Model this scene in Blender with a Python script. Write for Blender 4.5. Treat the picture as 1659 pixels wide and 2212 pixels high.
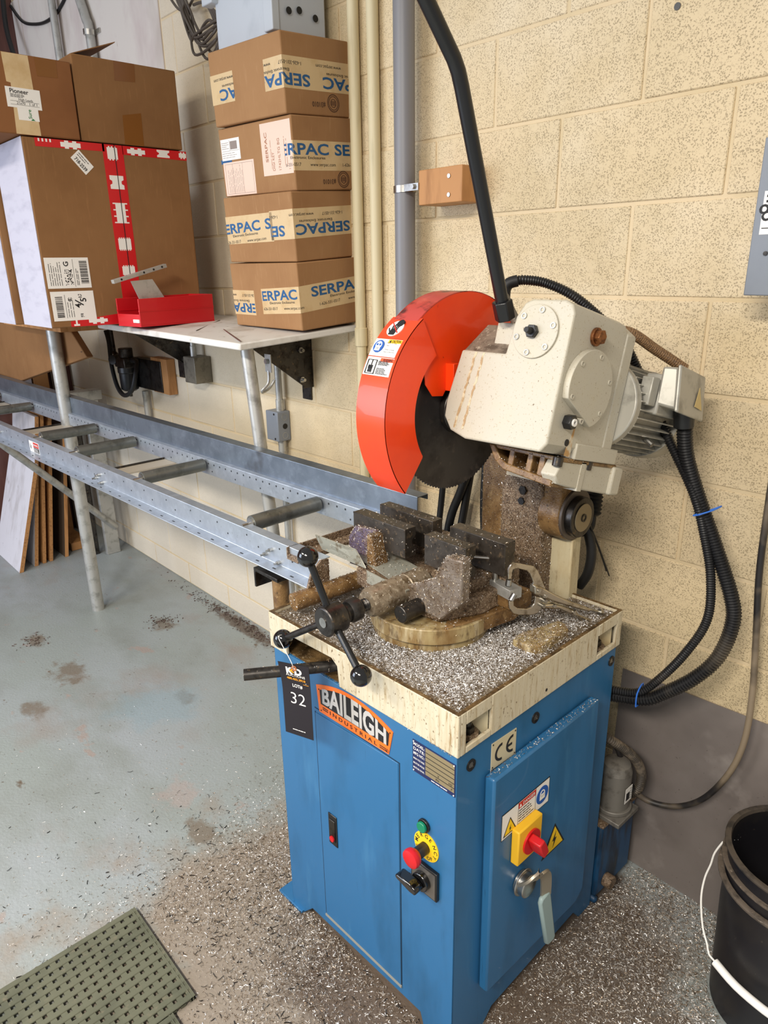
import bpy, bmesh, math, random
import numpy as np
from mathutils import Vector, Matrix, Euler

for o in list(bpy.data.objects): bpy.data.objects.remove(o)
random.seed(7); RNG = np.random.default_rng(11)
S = bpy.context.scene; COL = S.collection

# ---------------------------------------------------------------- camera
def cam_axes(yaw, pitch, roll):
    cy, sy, cp, sp = math.cos(yaw), math.sin(yaw), math.cos(pitch), math.sin(pitch)
    f = Vector((sy*cp, cy*cp, sp)); r = Vector((cy, -sy, 0)); u = r.cross(f)
    c, s = math.cos(roll), math.sin(roll)
    return c*r+s*u, -s*r+c*u, f
cd = bpy.data.cameras.new('camera'); cam = bpy.data.objects.new('camera', cd); COL.objects.link(cam)
r_, u_, f_ = cam_axes(-.8356, -.3343, -.0173)
cam.matrix_world = Matrix(((r_.x, u_.x, -f_.x, 1.2483), (r_.y, u_.y, -f_.y, -1.5901), (r_.z, u_.z, -f_.z, 1.6227), (0, 0, 0, 1)))
cd.sensor_fit = 'VERTICAL'; cd.sensor_height = 24.0; cd.lens = 24.0*1534/2212; cd.clip_start = .02
S.camera = cam

# ---------------------------------------------------------------- world, lights, exposure
W_ = bpy.data.worlds.new('room_light'); S.world = W_; W_.use_nodes = True
bg = W_.node_tree.nodes['Background']; bg.inputs[0].default_value = (1, .97, .94, 1); bg.inputs[1].default_value = .40
def area(name, loc, target, size, sizey, power, col):
    l = bpy.data.lights.new(name, 'AREA'); l.shape = 'RECTANGLE'; l.size = size; l.size_y = sizey; l.energy = power; l.color = col
    o = bpy.data.objects.new(name, l); COL.objects.link(o); o.location = loc
    o.rotation_euler = (Vector(target)-Vector(loc)).to_track_quat('-Z', 'Y').to_euler()
    return o
area('ceiling_fluorescent', (1.35, -3.1, 2.9), (1.35, -3.05, 0), 1.2, .45, 152, (1, .93, .83))
area('ceiling_fluorescent', (-.7, -3.1, 2.9), (-.7, -3.05, 0), 1.2, .45, 78, (1, .94, .86))
area('daylight_window', (-2.3, -4.0, 1.7), (-1.4, 0, .9), 2.2, 1.8, 80, (.72, .82, 1))
S.view_settings.view_transform = 'Standard'; S.view_settings.look = 'None'
S.view_settings.gamma = 1; S.view_settings.use_curve_mapping = False; S.view_settings.exposure = .22

# ---------------------------------------------------------------- materials
MATS = {}
def lin(h):
    if isinstance(h, str):
        h = h.lstrip('#'); c = [int(h[i:i+2], 16)/255 for i in (0, 2, 4)]
        return tuple(x/12.92 if x <= .04045 else ((x+.055)/1.055)**2.4 for x in c)+(1,)
    return tuple(h)+((1,) if len(h) == 3 else ())
def mat(name, base, rough=.5, metal=0, layers=(), bump=None, spec=.5, coat=0, emit=None, alpha=None, island=None):
    """layers: (colour, (sx,sy,sz) noise scale, lo, hi, [detail], [metal]) mixed over the base by thresholded noise of world position"""
    if name in MATS: return MATS[name]
    m = bpy.data.materials.new(name); MATS[name] = m; m.use_nodes = True
    nt = m.node_tree; N = nt.nodes; L = nt.links; p = N['Principled BSDF']
    p.inputs['Roughness'].default_value = rough; p.inputs['Metallic'].default_value = metal
    p.inputs['Specular IOR Level'].default_value = spec; p.inputs['Coat Weight'].default_value = coat
    m.diffuse_color = lin(base)
    geo = N.new('ShaderNodeNewGeometry')
    col = None
    rgb = N.new('ShaderNodeRGB'); rgb.outputs[0].default_value = lin(base); col = rgb.outputs[0]
    if island:
        mx = N.new('ShaderNodeValToRGB'); mx.color_ramp.interpolation = 'CONSTANT'
        els = mx.color_ramp.elements
        for i, (pos, c) in enumerate(island):
            e = els[i] if i < 2 else els.new(pos)
            e.position = pos; e.color = lin(c)
        L.new(geo.outputs['Random Per Island'], mx.inputs[0]); col = mx.outputs[0]
    rsock = None
    for ly in layers:
        c, sc, lo, hi = ly[:4]; det = ly[4] if len(ly) > 4 else 4
        mp = N.new('ShaderNodeMapping'); mp.inputs['Scale'].default_value = sc if hasattr(sc, '__len__') else (sc,)*3
        mp.inputs['Location'].default_value = (random.uniform(0, 9), random.uniform(0, 9), random.uniform(0, 9))
        L.new(geo.outputs['Position'], mp.inputs[0])
        nz = N.new('ShaderNodeTexNoise'); nz.inputs['Scale'].default_value = 1; nz.inputs['Detail'].default_value = det; nz.inputs['Roughness'].default_value = .6
        L.new(mp.outputs[0], nz.inputs[0])
        mr = N.new('ShaderNodeMapRange'); mr.inputs[1].default_value = lo; mr.inputs[2].default_value = hi
        L.new(nz.outputs[0], mr.inputs[0])
        mix = N.new('ShaderNodeMix'); mix.data_type = 'RGBA'
        L.new(mr.outputs[0], mix.inputs[0]); L.new(col, mix.inputs[6]); mix.inputs[7].default_value = lin(c)
        col = mix.outputs[2]
    L.new(col, p.inputs['Base Color'])
    if bump:
        sc, st = bump[:2]
        mp = N.new('ShaderNodeMapping'); mp.inputs['Scale'].default_value = sc if hasattr(sc, '__len__') else (sc,)*3
        L.new(geo.outputs['Position'], mp.inputs[0])
        nz = N.new('ShaderNodeTexNoise'); nz.inputs['Scale'].default_value = 1; nz.inputs['Detail'].default_value = 3
        L.new(mp.outputs[0], nz.inputs[0])
        b = N.new('ShaderNodeBump'); b.inputs['Strength'].default_value = st; b.inputs['Distance'].default_value = bump[2] if len(bump) > 2 else .002
        L.new(nz.outputs[0], b.inputs['Height']); L.new(b.outputs[0], p.inputs['Normal'])
    if emit: p.inputs['Emission Color'].default_value = lin(emit[0]); p.inputs['Emission Strength'].default_value = emit[1]
    return m

def wall_mat():
    m = mat('painted_block', '#d8c4a0', .75, layers=[('#cbb893', (1.6, 1.6, 1.6), .42, .68), ('#e0cfb0', (3, 3, 3), .5, .75)], spec=.3)
    nt = m.node_tree; N = nt.nodes; L = nt.links; p = N['Principled BSDF']
    geo = N.new('ShaderNodeNewGeometry'); sx = N.new('ShaderNodeSeparateXYZ'); L.new(geo.outputs['Position'], sx.inputs[0])
    # daylight whitening painted in towards the far left; whitish low strip behind conveyor
    fx = N.new('ShaderNodeMapRange'); fx.inputs[1].default_value = -.9; fx.inputs[2].default_value = -2.0; L.new(sx.outputs[0], fx.inputs[0])
    fz = N.new('ShaderNodeMapRange'); fz.inputs[1].default_value = .86; fz.inputs[2].default_value = .80; L.new(sx.outputs[2], fz.inputs[0])
    lim = N.new('ShaderNodeMapRange'); lim.inputs[1].default_value = .1; lim.inputs[2].default_value = -.1; L.new(sx.outputs[0], lim.inputs[0])
    mz = N.new('ShaderNodeMath'); mz.operation = 'MULTIPLY'; L.new(fz.outputs[0], mz.inputs[0]); L.new(lim.outputs[0], mz.inputs[1])
    mz2 = N.new('ShaderNodeMath'); mz2.operation = 'MULTIPLY'; mz2.inputs[1].default_value = .8; L.new(mz.outputs[0], mz2.inputs[0])
    mxx = N.new('ShaderNodeMath'); mxx.operation = 'MAXIMUM'; L.new(mz2.outputs[0], mxx.inputs[0])
    fx2 = N.new('ShaderNodeMath'); fx2.operation = 'MULTIPLY'; fx2.inputs[1].default_value = .75; L.new(fx.outputs[0], fx2.inputs[0]); L.new(fx2.outputs[0], mxx.inputs[1])
    old = p.inputs['Base Color'].links[0].from_socket
    mix = N.new('ShaderNodeMix'); mix.data_type = 'RGBA'; L.new(mxx.outputs[0], mix.inputs[0]); L.new(old, mix.inputs[6]); mix.inputs[7].default_value = lin('#d6cdbd')
    # open pits of the block face, fewer to the left where thicker paint fills them
    vo = N.new('ShaderNodeTexVoronoi'); vo.inputs['Scale'].default_value = 250; vo.inputs['Randomness'].default_value = 1
    wob = N.new('ShaderNodeTexNoise'); wob.inputs['Scale'].default_value = 330; L.new(geo.outputs['Position'], wob.inputs[0])
    add = N.new('ShaderNodeVectorMath'); add.operation = 'MULTIPLY_ADD'; add.inputs[1].default_value = (.006,)*3; L.new(wob.outputs['Color'], add.inputs[0]); L.new(geo.outputs['Position'], add.inputs[2])
    L.new(add.outputs[0], vo.inputs[0])
    pr = N.new('ShaderNodeMapRange'); pr.inputs[1].default_value = .42; pr.inputs[2].default_value = .22; L.new(vo.outputs['Distance'], pr.inputs[0])
    big = N.new('ShaderNodeTexNoise'); big.inputs['Scale'].default_value = 38; big.inputs['Detail'].default_value = 4; L.new(geo.outputs['Position'], big.inputs[0])
    bm_ = N.new('ShaderNodeMapRange'); bm_.inputs[1].default_value = .30; bm_.inputs[2].default_value = .52; L.new(big.outputs[0], bm_.inputs[0])
    pm = N.new('ShaderNodeMath'); pm.operation = 'MULTIPLY'; L.new(pr.outputs[0], pm.inputs[0]); L.new(bm_.outputs[0], pm.inputs[1])
    fr = N.new('ShaderNodeMapRange'); fr.inputs[1].default_value = -1.1; fr.inputs[2].default_value = .1; fr.inputs[3].default_value = .22; fr.inputs[4].default_value = 1; L.new(sx.outputs[0], fr.inputs[0])
    pm2 = N.new('ShaderNodeMath'); pm2.operation = 'MULTIPLY'; L.new(pm.outputs[0], pm2.inputs[0]); L.new(fr.outputs[0], pm2.inputs[1])
    mk = N.new('ShaderNodeMath'); mk.operation = 'MULTIPLY'; mk.inputs[1].default_value = .50; L.new(pm2.outputs[0], mk.inputs[0])
    mix2 = N.new('ShaderNodeMix'); mix2.data_type = 'RGBA'; L.new(mk.outputs[0], mix2.inputs[0]); L.new(mix.outputs[2], mix2.inputs[6]); mix2.inputs[7].default_value = lin('#5e4d33')
    L.new(mix2.outputs[2], p.inputs['Base Color'])
    inv = N.new('ShaderNodeMath'); inv.operation = 'SUBTRACT'; inv.inputs[0].default_value = 1; L.new(pm2.outputs[0], inv.inputs[1])
    rn = N.new('ShaderNodeTexNoise'); rn.inputs['Scale'].default_value = 90; rn.inputs['Detail'].default_value = 5; L.new(geo.outputs['Position'], rn.inputs[0])
    ad = N.new('ShaderNodeMath'); ad.operation = 'ADD'; L.new(inv.outputs[0], ad.inputs[0]); L.new(rn.outputs[0], ad.inputs[1])
    b = N.new('ShaderNodeBump'); b.inputs['Strength'].default_value = .55; b.inputs['Distance'].default_value = .0025
    L.new(ad.outputs[0], b.inputs['Height']); L.new(b.outputs[0], p.inputs['Normal'])
    return m
def floor_mat():
    m = mat('painted_concrete', '#8e9592', .42, layers=[
        ('#969c9f', (1.3, 1.3, 1), .42, .66), ('#858a86', (2.2, 3.5, 1), .48, .70), ('#8d847d', (1.7, 2.6, 1), .56, .76, 8),
        ('#978d87', (5, 7, 1), .66, .70), ('#675b4d', (9, 13, 1), .68, .74), ('#564a3d', (70, 70, 1), .69, .74)],
        bump=((110, 110, 110), .42, .004), spec=.45)
    nt = m.node_tree; N = nt.nodes; L = nt.links; p = N['Principled BSDF']
    geo = N.new('ShaderNodeNewGeometry')
    old = p.inputs['Base Color'].links[0].from_socket
    # oily brown dirt round the saw: noise-broken stain centred on the machine
    def stain(col, c, r0, r1, amt, old, nsc, sq=(1, 1, 1)):
        mp = N.new('ShaderNodeMapping'); mp.inputs['Location'].default_value = (-c[0]*sq[0], -c[1]*sq[1], 0); mp.inputs['Scale'].default_value = sq
        L.new(geo.outputs['Position'], mp.inputs[0])
        ln = N.new('ShaderNodeVectorMath'); ln.operation = 'LENGTH'; L.new(mp.outputs[0], ln.inputs[0])
        nz = N.new('ShaderNodeTexNoise'); nz.inputs['Scale'].default_value = nsc; nz.inputs['Detail'].default_value = 6; nz.inputs['Roughness'].default_value = .65; L.new(geo.outputs['Position'], nz.inputs[0])
        ma = N.new('ShaderNodeMath'); ma.operation = 'MULTIPLY_ADD'; ma.inputs[1].default_value = (r1-r0)*2.6; L.new(nz.outputs[0], ma.inputs[0]); L.new(ln.outputs['Value'], ma.inputs[2])
        mr = N.new('ShaderNodeMapRange'); mr.inputs[1].default_value = r1+(r1-r0)*.85; mr.inputs[2].default_value = r0+(r1-r0)*1.35; mr.inputs[4].default_value = amt; L.new(ma.outputs[0], mr.inputs[0])
        mix = N.new('ShaderNodeMix'); mix.data_type = 'RGBA'; L.new(mr.outputs[0], mix.inputs[0]); L.new(old, mix.inputs[6]); mix.inputs[7].default_value = lin(col)
        return mix.outputs[2]
    s = stain('#8b7d6e', (.25, -.95), .45, 1.0, .85, old, 3.0)
    s = stain('#5c4e42', (.45, -.55), .40, .60, .9, s, 7.0)
    for (cx, cy, r) in ((-1.75, -.33, .11), (-2.03, -.83, .10), (-1.63, -.82, .15), (-1.45, -1.02, .10), (-.42, -.86, .1), (-.8, -.14, .14), (-2.6, -1.0, .12), (-1.1, -.55, .08)):
        s = stain('#6f6151', (cx, cy), r*.25, r, .75, s, 16.0, (.8, 1.3, 1))
    s = stain('#a29089', (-.62, -.83), .03, .12, .5, s, 22.0)
    s = stain('#8799a1', (-1.15, -.66), .1, .25, .6, s, 6.0)
    s = stain('#5a4c40', (-1.45, -.06), .02, .07, .9, s, 20.0, (.13, 1, 1))
    L.new(s, p.inputs['Base Color'])
    return m

# ---------------------------------------------------------------- geometry helpers
def V(*a): return Vector(a)
def frame(axis):
    w = Vector(axis).normalized(); a = Vector((0, 0, 1)) if abs(w.z) < .9 else Vector((1, 0, 0))
    u = a.cross(w).normalized(); return u, w.cross(u), w
def smooth_pts(pts, k=8):
    P = [Vector(p) for p in pts]; out = []
    for i in range(len(P)-1):
        p0 = P[max(i-1, 0)]; p1 = P[i]; p2 = P[i+1]; p3 = P[min(i+2, len(P)-1)]
        for j in range(k):
            t = j/k; out.append(.5*((2*p1)+(p2-p0)*t+(2*p0-5*p1+4*p2-p3)*t*t+(3*p1-p0-3*p2+p3)*t**3))
    out.append(P[-1]); return out
class G:
    def __init__(s): s.v = []; s.f = []; s.M = None
    def add(s, vs, fs):
        n = len(s.v)
        for p in vs:
            p = Vector(p); s.v.append(s.M @ p if s.M else p)
        s.f += [tuple(i+n for i in f) for f in fs]; return s
    def box(s, a, b):
        (x0, y0, z0), (x1, y1, z1) = a, b
        x0, x1 = min(x0, x1), max(x0, x1); y0, y1 = min(y0, y1), max(y0, y1); z0, z1 = min(z0, z1), max(z0, z1)
        return s.hexa([(x0, y0, z0), (x1, y0, z0), (x1, y1, z0), (x0, y1, z0), (x0, y0, z1), (x1, y0, z1), (x1, y1, z1), (x0, y1, z1)])
    def hexa(s, v): return s.add(v, [(0, 3, 2, 1), (4, 5, 6, 7), (0, 1, 5, 4), (1, 2, 6, 5), (2, 3, 7, 6), (3, 0, 4, 7)])
    def cyl(s, p0, p1, r0, r1=None, n=24, ph=0):
        r1 = r0 if r1 is None else r1; p0 = Vector(p0); p1 = Vector(p1); u, v, w = frame(p1-p0)
        vs = [p+(u*math.cos(ph+2*math.pi*i/n)+v*math.sin(ph+2*math.pi*i/n))*r for p, r in ((p0, r0), (p1, r1)) for i in range(n)]
        return s.add(vs, [(i, (i+1) % n, n+(i+1) % n, n+i) for i in range(n)]+[tuple(range(n-1, -1, -1)), tuple(range(n, 2*n))])
    def ring(s, p0, p1, ro, ri, n=28):
        p0 = Vector(p0); p1 = Vector(p1); u, v, w = frame(p1-p0)
        vs = [p+(u*math.cos(2*math.pi*i/n)+v*math.sin(2*math.pi*i/n))*r for p, r in ((p0, ro), (p1, ro), (p1, ri), (p0, ri)) for i in range(n)]
        return s.add(vs, [(k*n+i, k*n+(i+1) % n, ((k+1) % 4)*n+(i+1) % n, ((k+1) % 4)*n+i) for k in range(4) for i in range(n)])
    def tube(s, pts, r, n=10, sm=0, rf=None, closed=False):
        P = smooth_pts(pts, sm) if sm else [Vector(p) for p in pts]
        m = len(P); u = None; vs = []
        for i, p in enumerate(P):
            d = (P[min(i+1, m-1)]-P[max(i-1, 0)]).normalized()
            if u is None: u, v, _ = frame(d)
            else:
                u = (u-d*u.dot(d)).normalized(); v = d.cross(u)
            rr = rf(i) if rf else r
            vs += [p+(u*math.cos(2*math.pi*k/n)+v*math.sin(2*math.pi*k/n))*rr for k in range(n)]
        fs = [(i*n+k, i*n+(k+1) % n, (i+1)*n+(k+1) % n, (i+1)*n+k) for i in range(m-1) for k in range(n)]
        return s.add(vs, fs+[tuple(range(n-1, -1, -1)), tuple(range((m-1)*n, m*n))])
    def hose(s, pts, r, pitch=.006, depth=.16, n=12, sm=10):
        P = smooth_pts(pts, sm); out = []; L_ = [0]
        for a, b in zip(P, P[1:]): L_.append(L_[-1]+(b-a).length)
        k = int(L_[-1]/pitch*2); j = 0
        for i in range(k+1):
            t = L_[-1]*i/k
            while j < len(P)-2 and L_[j+1] < t: j += 1
            out.append(P[j].lerp(P[j+1], (t-L_[j])/max(1e-9, L_[j+1]-L_[j])))
        return s.tube(out, r, n, 0, lambda i: r if i % 2 else r*(1-depth))
    def prism(s, poly, o, u, v, w):
        o, u, v, w = map(Vector, (o, u, v, w)); n = len(poly)
        ar = sum(poly[i][0]*poly[(i+1) % n][1]-poly[(i+1) % n][0]*poly[i][1] for i in range(n))
        if (ar > 0) != (u.cross(v).dot(w) > 0): poly = poly[::-1]
        vs = [o+u*a+v*b for a, b in poly]+[o+u*a+v*b+w for a, b in poly]
        return s.add(vs, [tuple(range(n-1, -1, -1)), tuple(range(n, 2*n))]+[(i, (i+1) % n, n+(i+1) % n, n+i) for i in range(n)])
    def lathe(s, prof, o, axis, n=32, caps=True):
        o = Vector(o); u, v, w = frame(axis); vs = []; m = len(prof)
        for r, h in prof: vs += [o+w*h+(u*math.cos(2*math.pi*k/n)+v*math.sin(2*math.pi*k/n))*max(r, 1e-5) for k in range(n)]
        return s.add(vs, [(i*n+k, i*n+(k+1) % n, (i+1)*n+(k+1) % n, (i+1)*n+k) for i in range(m-1) for k in range(n)]+([tuple(range(n-1, -1, -1)), tuple(range((m-1)*n, m*n))] if caps else []))
    def sphere(s, c, r, n=20):
        return s.lathe([(r*math.sin(math.pi*i/n), -r*math.cos(math.pi*i/n)) for i in range(n+1)], c, (0, 0, 1), n)
    def quad(s, a, b, c, d): return s.add([a, b, c, d], [(0, 1, 2, 3)])
def new_mesh(name, g, off=Vector((0, 0, 0)), smooth=35):
    me = bpy.data.meshes.new(name); me.from_pydata([tuple(p-off) for p in g.v], [], g.f); me.update()
    if smooth:
        me.shade_smooth(); me.set_sharp_from_angle(angle=math.radians(smooth))
    return me
def base_of(g):
    a = np.array([tuple(p) for p in g.v]); lo = a.min(0); hi = a.max(0)
    return Vector(((lo[0]+hi[0])/2, (lo[1]+hi[1])/2, lo[2]))
def obj(name, g, m, parent=None, bevel=0, seg=2, smooth=35, loc=None, label=None, kind=None):
    off = Vector(loc) if loc is not None else (parent['_o'] and Vector(parent['_o']) if parent else base_of(g))
    me = new_mesh(name, g, off, smooth); me.materials.append(m)
    o = bpy.data.objects.new(name, me); COL.objects.link(o); o['_o'] = tuple(off)
    if parent: o.parent = parent
    else: o.location = off
    if bevel:
        b = o.modifiers.new('bevel', 'BEVEL'); b.width = bevel; b.segments = seg; b.limit_method = 'ANGLE'; b.angle_limit = math.radians(40)
        b.harden_normals = False
    if label: o['label'] = label
    if kind: o['kind'] = kind
    return o
def thing(name, label, cat, loc, group=None):
    o = bpy.data.objects.new(name, None); COL.objects.link(o); o.location = loc; o['_o'] = tuple(loc); o['label'] = label; o['category'] = cat
    o.empty_display_size = .05
    if group: o['group'] = group
    return o
def tag(o, label, cat, group=None, kind=None):
    o['label'] = label; o['category'] = cat
    if group: o['group'] = group
    if kind: o['kind'] = kind
    return o
def struct(o): o['kind'] = 'structure'; return o

# ---------------------------------------------------------------- flat print
_TX = {}
def text2d(s, bold=.0):
    """text as flat triangles, cap height about 1, left edge at x=0"""
    if (s, bold) in _TX: return _TX[(s, bold)]
    c = bpy.data.curves.new('lettering', 'FONT'); c.body = s; c.size = 1.44; c.resolution_u = 3; c.offset = bold; c.fill_mode = 'FRONT'
    o = bpy.data.objects.new('lettering', c); COL.objects.link(o); dg = bpy.context.evaluated_depsgraph_get(); dg.update()
    me = bpy.data.meshes.new_from_object(o.evaluated_get(dg))
    vs = np.array([v.co[:2] for v in me.vertices]) if len(me.vertices) else np.zeros((0, 2)); fs = [tuple(p.vertices) for p in me.polygons]
    bpy.data.objects.remove(o); bpy.data.curves.remove(c); bpy.data.meshes.remove(me)
    if len(vs): vs = vs-[vs[:, 0].min(), 0]
    _TX[(s, bold)] = (vs, fs); return vs, fs
class Face:
    """a flat face: origin, u, v unit axes, n outward; print is laid a little proud of it"""
    def __init__(s, o, u, v):
        s.o = Vector(o); s.u = Vector(u).normalized(); s.v = Vector(v).normalized(); s.n = s.u.cross(s.v)
    def p(s, a, b, h=0): return s.o+s.u*a+s.v*b+s.n*h
    def rect(s, g, a0, b0, a1, b1, h=.0006, t=None):
        t = h if t is None else t
        return g.hexa([s.p(a0, b0, h-t), s.p(a1, b0, h-t), s.p(a1, b1, h-t), s.p(a0, b1, h-t), s.p(a0, b0, h), s.p(a1, b0, h), s.p(a1, b1, h), s.p(a0, b1, h)])
    def poly(s, g, pts, h=.0006, t=None):
        t = h if t is None else t
        return g.prism(pts, s.p(0, 0, h-t), s.u, s.v, s.n*t)
    def disc(s, g, a, b, r, h=.0006, n=24, t=None):
        return s.poly(g, [(a+r*math.cos(2*math.pi*i/n), b+r*math.sin(2*math.pi*i/n)) for i in range(n)], h, t)
    def annulus(s, g, a, b, r, r2, h=.0006, n=28):
        return g.ring(s.p(a, b, 0), s.p(a, b, h), r, r2, n)
    def text(s, g, txt, a, b, hgt, h=.001, width=None, bold=.0, rot=0, align='L', clip=None, warp=None):
        vs, fs = text2d(txt, bold)
        if not len(vs): return g
        w0 = vs[:, 0].max(); sx = (width/w0) if width else hgt
        x = vs[:, 0]*sx; y = vs[:, 1]*hgt
        if warp: y = warp(x, y, w0*sx)
        if align == 'C': x = x-w0*sx/2
        elif align == 'R': x = x-w0*sx
        c, sn = math.cos(rot), math.sin(rot)
        X = a+c*x-sn*y; Y = b+sn*x+c*y
        if clip is None:
            return g.add([s.p(p, q_, h) for p, q_ in zip(X, Y)], fs)
        bm = bmesh.new(); bv = [bm.verts.new((p, q_, 0)) for p, q_ in zip(X, Y)]
        for f in fs:
            try: bm.faces.new([bv[i] for i in f])
            except ValueError: pass
        for co, no in (((clip[0], 0, 0), (-1, 0, 0)), ((clip[1], 0, 0), (1, 0, 0))):
            bmesh.ops.bisect_plane(bm, geom=bm.verts[:]+bm.edges[:]+bm.faces[:], plane_co=co, plane_no=no, clear_outer=True)
        bm.verts.index_update()
        g.add([s.p(v.co.x, v.co.y, h) for v in bm.verts], [tuple(v.index for v in f.verts) for f in bm.faces]); bm.free()
        return g
    def lines(s, g, a0, b0, a1, b1, n, lh, h=.001, rag=.35, vert=False, rr=None):
        """small unreadable print: n rows of ragged dashes"""
        rr = rr or random.Random(int((a0*31+b0*77+n)*1e4) & 0xffff)
        for i in range(n):
            if vert:
                x = a0+(a1-a0)*(i+.5)/n; y = b0; e = b1-(b1-b0)*rr.random()*rag
                while y < e:
                    d = min(rr.uniform(.15, .4)*(b1-b0), e-y); s.rect(g, x-lh/2, y, x+lh/2, y+d*.86, h, .0002); y += d
            else:
                y = b1-(b1-b0)*(i+.5)/n; x = a0; e = a1-(a1-a0)*rr.random()*rag
                while x < e:
                    d = min(rr.uniform(.12, .3)*(a1-a0), e-x); s.rect(g, x, y-lh/2, x+d*.86, y+lh/2, h, .0002); x += d
        return g
    def bars(s, g, a0, b0, a1, b1, n=24, h=.001, vert=False):
        rr = random.Random(n*7+int(a0*1e4)); k = 0.0; tot = []
        for i in range(n): tot.append((rr.choice((1, 1, 2, 3)), rr.choice((1, 1, 2))))
        T = sum(a+b for a, b in tot)
        for a, b in tot:
            if vert: s.rect(g, a0, b0+(b1-b0)*k/T, a1, b0+(b1-b0)*(k+a)/T, h, .0002)
            else: s.rect(g, a0+(a1-a0)*k/T, b0, a0+(a1-a0)*(k+a)/T, b1, h, .0002)
            k += a+b
        return g

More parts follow.
